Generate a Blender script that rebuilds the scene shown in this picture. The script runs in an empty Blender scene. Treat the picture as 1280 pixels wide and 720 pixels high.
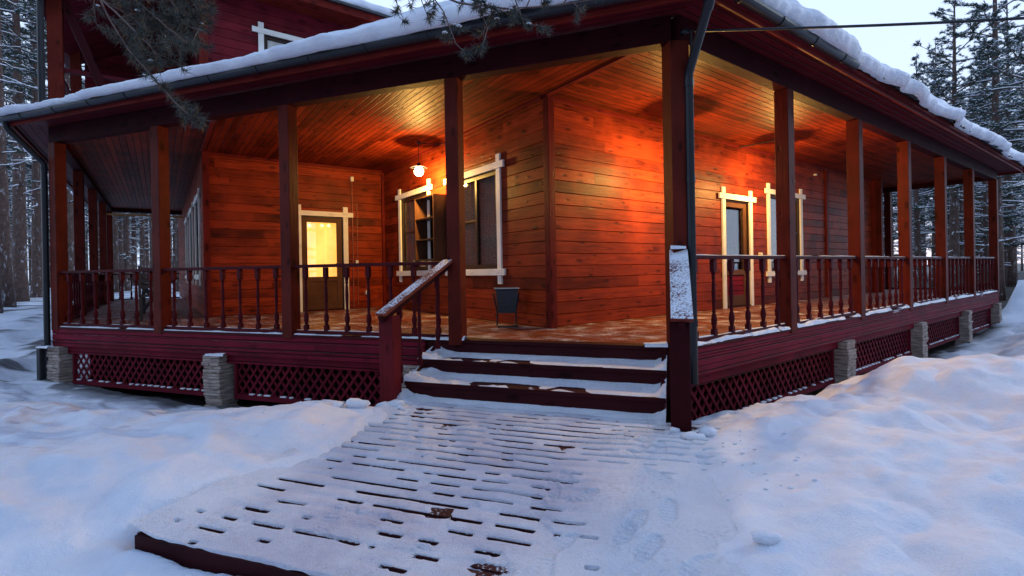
import bpy, math, random
import numpy as np
from mathutils import Vector
rnd = random.Random(7); rs = np.random.RandomState(5)
S = bpy.context.scene; COL = S.collection
# ------------------------------------------------------------------ camera, world, light
EYE = 0.7688
cd = bpy.data.cameras.new("camera"); cam = bpy.data.objects.new("camera", cd); COL.objects.link(cam); S.camera = cam
cd.sensor_width = 36; cd.lens = 605.63/1280*36; cd.shift_y = -20.98/1280; cd.clip_start = .05; cd.clip_end = 2000
cam.location = (0, 0, EYE)
from mathutils import Matrix
cam.matrix_world = Matrix.Translation((0, 0, EYE)) @ Matrix.Rotation(math.pi/2-0.0013, 4, 'X') @ Matrix.Rotation(-0.0177, 4, 'Z')
W = bpy.data.worlds.new("World"); S.world = W; W.use_nodes = True
wn = W.node_tree.nodes; wl = W.node_tree.links; wn.clear()
SUN_EL, SUN_AZ = math.radians(2.0), math.radians(40)
sky = wn.new('ShaderNodeTexSky'); sky.sky_type = 'NISHITA'; sky.sun_disc = False
sky.sun_elevation = SUN_EL; sky.sun_rotation = SUN_AZ; sky.dust_density = .6; sky.ozone_density = 2.5
mixw = wn.new('ShaderNodeMix'); mixw.data_type = 'RGBA'; mixw.inputs[0].default_value = .88
mixw.inputs[7].default_value = (2.15, 2.95, 4.6, 1)
tcw = wn.new('ShaderNodeTexCoord'); spw = wn.new('ShaderNodeSeparateXYZ'); wl.new(tcw.outputs['Generated'], spw.inputs[0])
rw = wn.new('ShaderNodeValToRGB'); wl.new(spw.outputs['Z'], rw.inputs[0])
e = rw.color_ramp.elements; e.new(.5)
for q, (p_, c_) in zip(e, ((.0, (6.0, 7.3, 9.6)), (.50, (5.9, 7.4, 10.2)), (.85, (2.6, 4.2, 7.6)))): q.position = p_; q.color = (*c_, 1)
# thin cloud veil over the dusk sky: the ramp is the sky's own vertical colour
wl.new(rw.outputs[0], mixw.inputs[7])
bg = wn.new('ShaderNodeBackground'); bg.inputs['Strength'].default_value = .152
wo = wn.new('ShaderNodeOutputWorld')
wl.new(sky.outputs[0], mixw.inputs[6]); wl.new(mixw.outputs[2], bg.inputs[0]); wl.new(bg.outputs[0], wo.inputs[0])
sd = bpy.data.lights.new("sun", 'SUN'); so = bpy.data.objects.new("sun", sd); COL.objects.link(so)
sd.energy = .8; sd.angle = math.radians(14); sd.color = (.72, .82, 1)
so.rotation_euler = (math.pi/2-math.radians(24), 0, math.radians(110))
so.location = (0, 0, 30)
S.view_settings.view_transform = 'Standard'; S.view_settings.look = 'None'; S.view_settings.exposure = 0; S.view_settings.gamma = 1
S.render.engine = 'CYCLES'

# ------------------------------------------------------------------ plan
def A2(x, y): return np.array([x, y], float)
thB, thA = .9414, .3327
B = A2(math.sin(thB), math.cos(thB)); C = A2(-B[1], B[0])
A = A2(-math.cos(thA), math.sin(thA)); NA = A2(-math.sin(thA), -math.cos(thA))   # NA outward of the diagonal front
NB = A2(B[1], -B[0])                                                             # outward of the right front (= -C)
P0 = A2(1.6288, 4.7349); K0 = A2(.4532, 6.4095)
SB = [0, 2.2229, 4.4658, 6.7248, 8.9941, 11.316, 13.865]
SA = [0, 2.3887, 4.7673, 7.1192, 9.4505]
SC = [0, 2.5445, 5.1149, 7.7074, 10.135]
K1 = K0+C*5.6693; K2 = K1-B*3.4655; KB = K0+B*11.7255
PB = [P0+B*s for s in SB]; PA = [P0+A*s for s in SA]; PC = [PA[4]+C*s for s in SC]
HB = 2.95; HC = 3.07; HR = .8914
def v3(p, z=0): return np.array([p[0], p[1], z], float)
UZ = np.array([0, 0, 1.])

# ------------------------------------------------------------------ noise
_perm = rs.rand(256, 256)
def vnoise(x, y):
    xi = np.floor(x).astype(int); yi = np.floor(y).astype(int); fx = x-xi; fy = y-yi
    fx = fx*fx*(3-2*fx); fy = fy*fy*(3-2*fy)
    g = lambda i, j: _perm[i & 255, j & 255]
    return (g(xi, yi)*(1-fx)+g(xi+1, yi)*fx)*(1-fy)+(g(xi, yi+1)*(1-fx)+g(xi+1, yi+1)*fx)*fy-.5
def fbm(x, y, n=4):
    r = 0; a = 1
    for i in range(n): r = r+a*vnoise(x*2**i+17.3*i, y*2**i+5.1*i); a *= .5
    return r
def sstep(a, b, x):
    t = np.clip((x-a)/(b-a), 0, 1); return t*t*(3-2*t)

# ------------------------------------------------------------------ materials
MATS = {}
def newmat(name):
    m = bpy.data.materials.new(name); m.use_nodes = True; n = m.node_tree.nodes; n.clear()
    out = n.new('ShaderNodeOutputMaterial'); b = n.new('ShaderNodeBsdfPrincipled'); m.node_tree.links.new(b.outputs[0], out.inputs[0])
    MATS[name] = m; return m, n, m.node_tree.links, b
def math_(n, l, op, a, b=None, c=None):
    x = n.new('ShaderNodeMath'); x.operation = op
    for i, q in enumerate((a, b, c)):
        if q is None: continue
        if isinstance(q, (int, float)): x.inputs[i].default_value = q
        else: l.new(q, x.inputs[i])
    return x.outputs[0]
def mixc(n, l, f, a, b, mode='MIX'):
    x = n.new('ShaderNodeMix'); x.data_type = 'RGBA'; x.blend_type = mode
    for i, q in ((0, f), (6, a), (7, b)):
        if isinstance(q, (int, float)): x.inputs[i].default_value = q
        elif isinstance(q, tuple): x.inputs[i].default_value = (*q, 1)
        else: l.new(q, x.inputs[i])
    return x.outputs[2]
def ramp(n, l, f, *st):
    r = n.new('ShaderNodeValToRGB'); l.new(f, r.inputs[0]); e = r.color_ramp.elements
    while len(e) < len(st): e.new(.5)
    for q, (p, c) in zip(e, st): q.position = p; q.color = (*c, 1) if isinstance(c, tuple) else (c, c, c, 1)
    return r.outputs[0]
def wood(name, col, dark, pitch=0, vary=.35, rough=.42, knots=1, groove=False, grain=.5, snow=0, bump=.7, spec=.07):
    m, n, l, b = newmat(name)
    uv = n.new('ShaderNodeUVMap'); sp = n.new('ShaderNodeSeparateXYZ'); l.new(uv.outputs[0], sp.inputs[0])
    u, v = sp.outputs[0], sp.outputs[1]
    if pitch:
        vv = math_(n, l, 'DIVIDE', v, pitch); idx = math_(n, l, 'FLOOR', vv); fr = math_(n, l, 'FRACT', vv)
        # board ends: planks of random length along the grain
        w0 = n.new('ShaderNodeTexWhiteNoise'); w0.noise_dimensions = '1D'; l.new(idx, w0.inputs['W'])
        ue = math_(n, l, 'FLOOR', math_(n, l, 'ADD', math_(n, l, 'DIVIDE', u, 4.2), math_(n, l, 'MULTIPLY', w0.outputs[0], 7)))
        w = n.new('ShaderNodeTexWhiteNoise'); w.noise_dimensions = '2D'
        cb = n.new('ShaderNodeCombineXYZ'); l.new(idx, cb.inputs[0]); l.new(ue, cb.inputs[1]); l.new(cb.outputs[0], w.inputs['Vector'])
        rv = w.outputs[0]
    else:
        gi = n.new('ShaderNodeNewGeometry'); rv = gi.outputs['Random Per Island']; fr = None
    uu = math_(n, l, 'ADD', u, math_(n, l, 'MULTIPLY', rv, 37.0))
    c = n.new('ShaderNodeCombineXYZ'); l.new(math_(n, l, 'MULTIPLY', uu, 1.6), c.inputs[0]); l.new(math_(n, l, 'MULTIPLY', v, 26.0), c.inputs[1]); l.new(rv, c.inputs[2])
    # knots warp the grain
    ck = n.new('ShaderNodeCombineXYZ'); l.new(math_(n, l, 'MULTIPLY', uu, 2.6), ck.inputs[0]); l.new(math_(n, l, 'MULTIPLY', v, 6.5), ck.inputs[1])
    vo = n.new('ShaderNodeTexVoronoi'); vo.voronoi_dimensions = '2D'; vo.inputs['Scale'].default_value = 1; l.new(ck.outputs[0], vo.inputs['Vector'])
    wc = n.new('ShaderNodeSeparateColor'); l.new(vo.outputs['Color'], wc.inputs[0])
    has = math_(n, l, 'GREATER_THAN', wc.outputs[0], .40)
    size = math_(n, l, 'MULTIPLY_ADD', wc.outputs[1], .26, .10)
    kd = math_(n, l, 'DIVIDE', vo.outputs['Distance'], size)
    kn = math_(n, l, 'MULTIPLY', has, ramp(n, l, kd, (.0, .8), (.35, 1.), (.6, .25), (1., 0.)))
    nz = n.new('ShaderNodeTexNoise'); nz.inputs['Scale'].default_value = 1; nz.inputs['Detail'].default_value = 7; nz.inputs['Roughness'].default_value = .65
    nz.inputs['Distortion'].default_value = 1.2
    l.new(c.outputs[0], nz.inputs['Vector'])
    g = ramp(n, l, nz.outputs[0], (.3, 0.), (.7, 1.))
    base = mixc(n, l, math_(n, l, 'MULTIPLY', math_(n, l, 'SUBTRACT', 1, g), grain), col, dark)
    k = math_(n, l, 'MULTIPLY_ADD', rv, vary*1.6, 1-vary*.8)
    br = n.new('ShaderNodeCombineXYZ'); [l.new(k, br.inputs[i]) for i in range(3)]
    base = mixc(n, l, 1.0, base, br.outputs[0], 'MULTIPLY')
    if knots: base = mixc(n, l, math_(n, l, 'MULTIPLY', kn, .85*knots), base, tuple(q*.12 for q in col))
    # large blotches of worn stain
    nb = n.new('ShaderNodeTexNoise'); nb.inputs['Scale'].default_value = 2.2; nb.inputs['Detail'].default_value = 5; tc = n.new('ShaderNodeTexCoord'); l.new(tc.outputs['Object'], nb.inputs['Vector'])
    base = mixc(n, l, ramp(n, l, nb.outputs[0], (.42, 0.), (.7, .5)), base, tuple(min(1, q*1.5) for q in col))
    h = math_(n, l, 'SUBTRACT', math_(n, l, 'MULTIPLY', nz.outputs[0], .5), math_(n, l, 'MULTIPLY', kn, .35))
    if groove:
        e = math_(n, l, 'MINIMUM', fr, math_(n, l, 'SUBTRACT', 1, fr)); gr = ramp(n, l, e, (.02, 1.), (.09, 0.))
        base = mixc(n, l, math_(n, l, 'MULTIPLY', gr, .88), base, (.006, .003, .002)); h = math_(n, l, 'SUBTRACT', h, math_(n, l, 'MULTIPLY', gr, 1.5))
    rgh = math_(n, l, 'MULTIPLY_ADD', nz.outputs[0], .3, rough-.12)
    if snow:
        ns = n.new('ShaderNodeTexNoise'); ns.inputs['Scale'].default_value = 55; ns.inputs['Detail'].default_value = 6; ns.inputs['Roughness'].default_value = .7; l.new(tc.outputs['Object'], ns.inputs['Vector'])
        nl = n.new('ShaderNodeTexNoise'); nl.inputs['Scale'].default_value = 3.5; nl.inputs['Detail'].default_value = 3; l.new(tc.outputs['Object'], nl.inputs['Vector'])
        ge = n.new('ShaderNodeNewGeometry'); sz = n.new('ShaderNodeSeparateXYZ'); l.new(ge.outputs['Normal'], sz.inputs[0])
        sm = math_(n, l, 'MULTIPLY', ramp(n, l, math_(n, l, 'ADD', ns.outputs[0], math_(n, l, 'MULTIPLY', nl.outputs[0], .5)), (.84-snow*.3, 0.), (.96-snow*.3, 1.)), ramp(n, l, sz.outputs[2], (.4, 0.), (.7, 1.)))
        base = mixc(n, l, sm, base, (.72, .76, .82)); rgh = math_(n, l, 'MAXIMUM', rgh, math_(n, l, 'MULTIPLY', sm, .7))
    l.new(base, b.inputs['Base Color']); l.new(rgh, b.inputs['Roughness']); b.inputs['Specular IOR Level'].default_value = spec
    bp = n.new('ShaderNodeBump'); bp.inputs['Strength'].default_value = bump; bp.inputs['Distance'].default_value = .012; l.new(h, bp.inputs['Height']); l.new(bp.outputs[0], b.inputs['Normal'])
    return m
def simple(name, col, rough=.5, metal=0, noise=.15, scale=12, bump=.1, emit=None, es=0, spec=.5):
    m, n, l, b = newmat(name)
    tc = n.new('ShaderNodeTexCoord'); nz = n.new('ShaderNodeTexNoise'); nz.inputs['Scale'].default_value = scale; nz.inputs['Detail'].default_value = 6
    l.new(tc.outputs['Object'], nz.inputs['Vector'])
    l.new(mixc(n, l, nz.outputs[0], tuple(max(0, q*(1-noise*2)) for q in col), tuple(min(1, q*(1+noise*2)) for q in col)), b.inputs['Base Color'])
    b.inputs['Roughness'].default_value = rough; b.inputs['Metallic'].default_value = metal; b.inputs['Specular IOR Level'].default_value = spec
    bp = n.new('ShaderNodeBump'); bp.inputs['Strength'].default_value = bump; bp.inputs['Distance'].default_value = .01; l.new(nz.outputs[0], bp.inputs['Height']); l.new(bp.outputs[0], b.inputs['Normal'])
    if emit: b.inputs['Emission Color'].default_value = (*emit, 1); b.inputs['Emission Strength'].default_value = es
    return m
WALL = wood('wall_wood', (.25, .031, .008), (.05, .005, .002), pitch=.165, vary=.65, rough=.42, grain=.9, spec=.10)
UPW = wood('crimson_wall_wood', (.15, .010, .018), (.03, .002, .004), pitch=.165, vary=.5, rough=.5, grain=.8, spec=.1)
CEIL = wood('ceiling_wood', (.17, .020, .006), (.03, .0035, .0015), pitch=.095, vary=.7, rough=.45, groove=True, grain=.8, spec=.05)
SOFF = wood('soffit_wood', (.10, .008, .014), (.03, .003, .005), pitch=.11, vary=.3, groove=True, knots=.4)
POST = wood('post_wood', (.10, .012, .007), (.025, .003, .0025), rough=.5, vary=.3)
BEAM = wood('beam_wood', (.032, .0032, .005), (.01, .0012, .002), rough=.6, vary=.2)
TRIMR = wood('red_trim_wood', (.14, .013, .009), (.04, .004, .003), rough=.48, vary=.2)
FASC = wood('fascia_wood', (.15, .008, .022), (.05, .003, .008), pitch=.1, rough=.6, vary=.3, groove=True, knots=.5)
RAILM = wood('railing_wood', (.06, .005, .009), (.02, .002, .003), rough=.5, vary=.25, knots=.4)
LATT = wood('lattice_wood', (.12, .008, .018), (.04, .003, .007), rough=.65, vary=.3, knots=0)
STEP = wood('step_wood', (.035, .005, .007), (.012, .002, .003), rough=.55, vary=.25)
DECK = wood('deck_wood', (.17, .036, .014), (.05, .010, .005), pitch=.12, rough=.36, vary=.4, groove=True, snow=.16)
HAND = wood('frosted_handrail_wood', (.16, .03, .022), (.07, .012, .01), rough=.5, snow=.72, knots=.3)
NEWEL = wood('newel_wood', (.11, .009, .014), (.035, .003, .005), rough=.5, vary=.2)
HAND2 = wood('lightly_frosted_handrail_wood', (.20, .045, .025), (.09, .02, .012), rough=.5, snow=.45, knots=.3)
WTRIM = wood('white_trim_wood', (.80, .76, .68), (.55, .50, .42), rough=.5, vary=.08, knots=.25, grain=.4)
DOORW = wood('brown_door_wood', (.10, .045, .025), (.04, .016, .01), rough=.4, vary=.15, knots=0)
PLANK = wood('boardwalk_wood', (.05, .014, .017), (.02, .006, .007), rough=.6, snow=.12, vary=.3)
LIGHTW = wood('bare_pole_wood', (.42, .22, .08), (.2, .09, .03), rough=.6, knots=.3)
GUT = simple('gutter_metal', (.010, .011, .015), .35, 0, .1, 6, .03, spec=.3)
TILE = simple('roof_tile_metal', (.02, .02, .026), .4, .0, .15, 8, .05)
BLK = simple('black_metal', (.015, .016, .02), .5, .3)
BINM = simple('bin_metal', (.02, .026, .035), .45, .3, .3, 20)
FRAME = simple('dark_window_frame', (.03, .014, .01), .45, spec=.2)
INT = simple('hollow_shade', (.008, .006, .005), 1, spec=0)  # near-black: shade of rooms and hollows put into the colour
CURT = simple('curtain_cloth', (.9, .84, .7), .9, 0, .12, 5)
BLIND = simple('window_blind', (.32, .24, .15), .8, 0, .1, 4)
PLAST = simple('white_plastic', (.7, .66, .55), .45, 0, .05)
PIPEC = simple('painted_conduit', (.26, .06, .03), .45)
BARK = simple('pine_bark', (.085, .050, .040), .9, 0, .45, 9, .9)
DIRT = simple('dirt', (.03, .024, .02), .95, 0, .4, 6, 1)
NEED = simple('pine_needles', (.040, .062, .042), .65, 0, .3, 3, 0)
NEEDN = simple('near_pine_needles', (.036, .042, .032), .55, 0, .3, 5, 0)
TWIG = simple('twig_bark', (.12, .08, .07), .85, 0, .3, 20, .4)
FURN = simple('dark_furniture', (.02, .015, .016), .5)
def snowmat(name, dirt=False, fine=1.0, speck=.0):
    m, n, l, b = newmat(name)
    tc = n.new('ShaderNodeTexCoord'); P = tc.outputs['Object']
    a = n.new('ShaderNodeTexNoise'); a.inputs['Scale'].default_value = 3; a.inputs['Detail'].default_value = 8; a.inputs['Roughness'].default_value = .6; l.new(P, a.inputs['Vector'])
    f = n.new('ShaderNodeTexNoise'); f.inputs['Scale'].default_value = 150; f.inputs['Detail'].default_value = 4; l.new(P, f.inputs['Vector'])
    col = mixc(n, l, ramp(n, l, a.outputs[0], (.3, 0.), (.7, 1.)), (.70, .74, .83), (.82, .84, .90))
    if speck:
        g = n.new('ShaderNodeTexNoise'); g.inputs['Scale'].default_value = 1.7; g.inputs['Detail'].default_value = 7; g.inputs['Roughness'].default_value = .7; l.new(P, g.inputs['Vector'])
        tr = n.new('ShaderNodeAttribute'); tr.attribute_name = 'trod'
        col = mixc(n, l, math_(n, l, 'MULTIPLY', tr.outputs['Fac'], ramp(n, l, g.outputs[0], (.34, .95), (.62, .25))), col, (.50, .48, .58))
        s = n.new('ShaderNodeTexNoise'); s.inputs['Scale'].default_value = 38; s.inputs['Detail'].default_value = 8; s.inputs['Roughness'].default_value = .8; l.new(P, s.inputs['Vector'])
        q = n.new('ShaderNodeTexNoise'); q.inputs['Scale'].default_value = 2.3; q.inputs['Detail'].default_value = 3; l.new(P, q.inputs['Vector'])
        col = mixc(n, l, math_(n, l, 'MULTIPLY', ramp(n, l, s.outputs[0], (.50, 0.), (.75, 1.)), ramp(n, l, q.outputs[0], (.42, 0.), (.62, speck))), col, (.30, .27, .31))
    l.new(col, b.inputs['Base Color']); b.inputs['Roughness'].default_value = .55; b.inputs['Specular IOR Level'].default_value = .3
    b.inputs['Subsurface Weight'].default_value = .25; b.inputs['Subsurface Radius'].default_value = (.02, .03, .05); b.inputs['Subsurface Scale'].default_value = .5
    h = math_(n, l, 'ADD', math_(n, l, 'MULTIPLY', a.outputs[0], 2.2), math_(n, l, 'MULTIPLY', f.outputs[0], .30*fine))
    bp = n.new('ShaderNodeBump'); bp.inputs['Strength'].default_value = .8; bp.inputs['Distance'].default_value = .045; l.new(h, bp.inputs['Height']); l.new(bp.outputs[0], b.inputs['Normal'])
    return m
SNOW = snowmat('snow'); SNOWB = snowmat('trodden_snow', fine=2, speck=.8); SNOWT = snowmat('tree_snow')
def groundmat():
    m = snowmat('snow_ground_surface'); n = m.node_tree.nodes; l = m.node_tree.links
    b = [x for x in n if x.type == 'BSDF_PRINCIPLED'][0]; old = b.inputs['Base Color'].links[0].from_socket
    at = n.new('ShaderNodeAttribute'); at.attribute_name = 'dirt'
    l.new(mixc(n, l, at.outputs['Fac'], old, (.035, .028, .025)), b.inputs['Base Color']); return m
GROUND = groundmat()
def glassmat(name, tint=(.6, .6, .6), k=.5):
    m = bpy.data.materials.new(name); m.use_nodes = True; n = m.node_tree.nodes; l = m.node_tree.links; n.clear()
    o = n.new('ShaderNodeOutputMaterial'); mx = n.new('ShaderNodeMixShader'); t = n.new('ShaderNodeBsdfTransparent'); g = n.new('ShaderNodeBsdfGlossy'); fz = n.new('ShaderNodeFresnel')
    fz.inputs[0].default_value = 1.6; t.inputs[0].default_value = (*tint, 1); g.inputs['Roughness'].default_value = .02
    nz = n.new('ShaderNodeTexNoise'); nz.inputs['Scale'].default_value = 1.5; bp = n.new('ShaderNodeBump'); bp.inputs['Strength'].default_value = .05; l.new(nz.outputs[0], bp.inputs['Height']); l.new(bp.outputs[0], g.inputs['Normal'])
    l.new(math_(n, l, 'MULTIPLY_ADD', fz.outputs[0], k, .06), mx.inputs[0]); l.new(t.outputs[0], mx.inputs[1]); l.new(g.outputs[0], mx.inputs[2]); l.new(mx.outputs[0], o.inputs[0]); return m
GLASS = glassmat('window_glass', (.96, .96, .96), .8)
def litmat():
    m, n, l, b = newmat('lit_room'); tc = n.new('ShaderNodeTexCoord'); nz = n.new('ShaderNodeTexNoise'); nz.inputs['Scale'].default_value = 2.5; nz.inputs['Detail'].default_value = 5
    l.new(tc.outputs['Object'], nz.inputs['Vector']); uv = n.new('ShaderNodeUVMap'); sp = n.new('ShaderNodeSeparateXYZ'); l.new(uv.outputs[0], sp.inputs[0])
    b.inputs['Base Color'].default_value = (.5, .35, .15, 1)
    k = math_(n, l, 'MULTIPLY', math_(n, l, 'MULTIPLY_ADD', nz.outputs[0], 1.6, -.1), 1.0)
    l.new(mixc(n, l, k, (.60, .22, .02), (1, .48, .10)), b.inputs['Emission Color']); b.inputs['Emission Strength'].default_value = 2.2; return m
LIT = litmat()
def stonemat():
    m, n, l, b = newmat('pier_stone'); tc = n.new('ShaderNodeTexCoord'); mp = n.new('ShaderNodeMapping'); mp.inputs['Scale'].default_value = (5, 5, 26); l.new(tc.outputs['Object'], mp.inputs[0])
    nz = n.new('ShaderNodeTexNoise'); nz.inputs['Scale'].default_value = 1; nz.inputs['Detail'].default_value = 6; nz.inputs['Roughness'].default_value = .7; l.new(mp.outputs[0], nz.inputs['Vector'])
    l.new(ramp(n, l, nz.outputs[0], (.3, (.13, .095, .08)), (.5, (.34, .27, .23)), (.7, (.52, .45, .40))), b.inputs['Base Color']); b.inputs['Roughness'].default_value = .9
    bp = n.new('ShaderNodeBump'); bp.inputs['Strength'].default_value = 1; bp.inputs['Distance'].default_value = .03; l.new(nz.outputs[0], bp.inputs['Height']); l.new(bp.outputs[0], b.inputs['Normal']); return m
STONE = stonemat()
def barksnow():
    m = MATS['pine_bark']; n = m.node_tree.nodes; l = m.node_tree.links; b = [x for x in n if x.type == 'BSDF_PRINCIPLED'][0]; old = b.inputs['Base Color'].links[0].from_socket
    tc = n.new('ShaderNodeTexCoord'); mp = n.new('ShaderNodeMapping'); mp.inputs['Scale'].default_value = (3.5, 3.5, 1.1); l.new(tc.outputs['Object'], mp.inputs[0]); nz = n.new('ShaderNodeTexNoise'); nz.inputs['Scale'].default_value = 2; nz.inputs['Detail'].default_value = 8; nz.inputs['Roughness'].default_value = .75; l.new(mp.outputs[0], nz.inputs['Vector'])
    l.new(mixc(n, l, ramp(n, l, nz.outputs[0], (.57, 0.), (.66, .8)), old, (.6, .65, .72)), b.inputs['Base Color'])
barksnow()

# ------------------------------------------------------------------ mesh builder
def unit(a): a = np.asarray(a, float); return a/np.linalg.norm(a)
def loc_of(o):
    return np.array([0, 0, 0.]) if o is None else np.array(o['_loc'])
class MB:
    def __init__(s): s.v = []; s.f = []; s.uv = []; s.mi = []
    def add(s, vs, fs, uvs=None, mi=0):
        o = len(s.v); s.v.extend([tuple(map(float, q)) for q in vs])
        for i, f in enumerate(fs):
            s.f.append([o+j for j in f]); s.uv.extend(uvs[i] if uvs else [(0, 0)]*len(f)); s.mi.append(mi)
        return s
    def box(s, c, U, V, Wv, mi=0):
        """c centre, U V W half-extent vectors; UV runs along the longest axis"""
        c = np.asarray(c, float); ax = [np.asarray(q, float) for q in (U, V, Wv)]
        ln = [np.linalg.norm(q) for q in ax]; L = int(np.argmax(ln)); off = rnd.random()*20
        vs = [c+i*ax[0]+j*ax[1]+k*ax[2] for i in (-1, 1) for j in (-1, 1) for k in (-1, 1)]
        sg = [(i, j, k) for i in (-1, 1) for j in (-1, 1) for k in (-1, 1)]
        fs = [(0, 1, 3, 2), (4, 6, 7, 5), (0, 4, 5, 1), (2, 3, 7, 6), (0, 2, 6, 4), (1, 5, 7, 3)]
        if np.dot(np.cross(ax[0], ax[1]), ax[2]) < 0: fs = [f[::-1] for f in fs]
        nax = [0, 0, 1, 1, 2, 2]; uvs = []
        for f, na in zip(fs, nax):
            oth = [q for q in range(3) if q != na]
            if L in oth: a = L; b2 = [q for q in oth if q != L][0]
            else: a, b2 = oth
            uvs.append([(sg[i][a]*ln[a]+off, sg[i][b2]*ln[b2]+off*.37+na*.7+.3*ln[b2]) for i in f])
        return s.add(vs, fs, uvs, mi)
    def bar(s, a, b, w, h, up=UZ, mi=0):
        a = np.asarray(a, float); b = np.asarray(b, float); d = b-a; L = np.linalg.norm(d); d = d/L
        side = np.cross(d, up)
        if np.linalg.norm(side) < 1e-6: side = np.array([1., 0, 0])
        side = unit(side); u = np.cross(side, d)
        return s.box((a+b)/2, d*L/2, side*w/2, u*h/2, mi)
    def quad(s, p, uv=None, mi=0): return s.add(p, [tuple(range(len(p)))], [uv] if uv else None, mi)
    def tube(s, pts, r, n=8, mi=0, cap=True, uvs=1.):
        pts = [np.asarray(q, float) for q in pts]; m = len(pts); rr = r if hasattr(r, '__len__') else [r]*m
        vs = []; prev = None
        for i in range(m):
            t = unit(pts[min(i+1, m-1)]-pts[max(i-1, 0)])
            a = np.cross(t, UZ if abs(t[2]) < .9 else np.array([1., 0, 0])) if prev is None else prev-t*np.dot(prev, t)
            a = unit(a); prev = a; b = np.cross(t, a)
            vs += [pts[i]+rr[i]*(math.cos(2*math.pi*k/n)*a+math.sin(2*math.pi*k/n)*b) for k in range(n)]
        fs = [(i*n+k, i*n+(k+1) % n, (i+1)*n+(k+1) % n, (i+1)*n+k) for i in range(m-1) for k in range(n)]
        if cap: fs += [tuple(range(n))[::-1], tuple((m-1)*n+k for k in range(n))]
        return s.add(vs, fs, None, mi)
    def lathe(s, prof, c, n=12, mi=0):
        vs = []; m = len(prof)
        for r, z in prof: vs += [(c[0]+r*math.cos(2*math.pi*k/n), c[1]+r*math.sin(2*math.pi*k/n), c[2]+z) for k in range(n)]
        fs = [(i*n+k, i*n+(k+1) % n, (i+1)*n+(k+1) % n, (i+1)*n+k) for i in range(m-1) for k in range(n)]
        fs += [tuple(range(n))[::-1], tuple((m-1)*n+k for k in range(n))]
        uvs = [[(vs[j][2], .05*(j % n)) for j in f] for f in fs]
        return s.add(vs, fs, uvs, mi)
    def build(s, name, mats, parent=None, smooth=False, bevel=0, loc=None):
        lc = loc_of(parent) if loc is None else np.asarray(loc, float)
        v = np.array(s.v, float)-lc
        me = bpy.data.meshes.new(name); me.from_pydata([tuple(q) for q in v], [], s.f); me.update()
        uvl = me.uv_layers.new(name='UVMap'); uvl.data.foreach_set('uv', np.array(s.uv, 'f').ravel())
        if not isinstance(mats, (list, tuple)): mats = [mats]
        for q in mats: me.materials.append(q)
        if len(mats) > 1: me.polygons.foreach_set('material_index', s.mi)
        if smooth: me.polygons.foreach_set('use_smooth', [True]*len(s.f))
        o = bpy.data.objects.new(name, me); COL.objects.link(o)
        if parent is not None: o.parent = parent; o['_loc'] = tuple(loc_of(parent)) if loc is None else tuple(lc)
        else: o['_loc'] = tuple(lc); o.location = lc
        if parent is not None and loc is not None: o.location = Vector(lc-loc_of(parent))
        if bevel:
            bv = o.modifiers.new('bevel', 'BEVEL'); bv.width = bevel; bv.segments = 2; bv.limit_method = 'ANGLE'
        return o
def tag(o, label=None, cat=None, group=None, kind=None):
    if label: o['label'] = label
    if cat: o['category'] = cat
    if group: o['group'] = group
    if kind: o['kind'] = kind
    return o
def empty(name, loc, label, cat, group=None):
    o = bpy.data.objects.new(name, None); COL.objects.link(o); o.location = loc; o['_loc'] = tuple(map(float, loc)); o.empty_display_size = .2
    return tag(o, label, cat, group)
def fastmesh(name, V, F, mats, mi=None, smooth=False, uv=None):
    me = bpy.data.meshes.new(name); V = np.asarray(V, 'f'); F = np.asarray(F, 'i'); nf, k = F.shape
    me.vertices.add(len(V)); me.vertices.foreach_set('co', V.ravel()); me.loops.add(nf*k); me.loops.foreach_set('vertex_index', F.ravel())
    me.polygons.add(nf); me.polygons.foreach_set('loop_start', np.arange(nf)*k); me.polygons.foreach_set('loop_total', np.full(nf, k))
    for q in mats: me.materials.append(q)
    if mi is not None: me.polygons.foreach_set('material_index', np.asarray(mi, 'i'))
    if smooth: me.polygons.foreach_set('use_smooth', np.ones(nf, bool))
    if uv is not None: l = me.uv_layers.new(name='UVMap'); l.data.foreach_set('uv', np.asarray(uv, 'f')[F.ravel()].ravel())
    me.update(); me.validate(); return me
def link(name, me, parent=None, loc=None):
    o = bpy.data.objects.new(name, me); COL.objects.link(o)
    if parent is not None: o.parent = parent
    if loc is not None: o.location = loc
    o['_loc'] = (0, 0, 0); return o
def gridfaces(nu, nv):
    i = np.arange(nu-1)[:, None]*nv+np.arange(nv-1)[None]; i = i.ravel(); return np.stack([i, i+nv, i+nv+1, i+1], 1)

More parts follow.
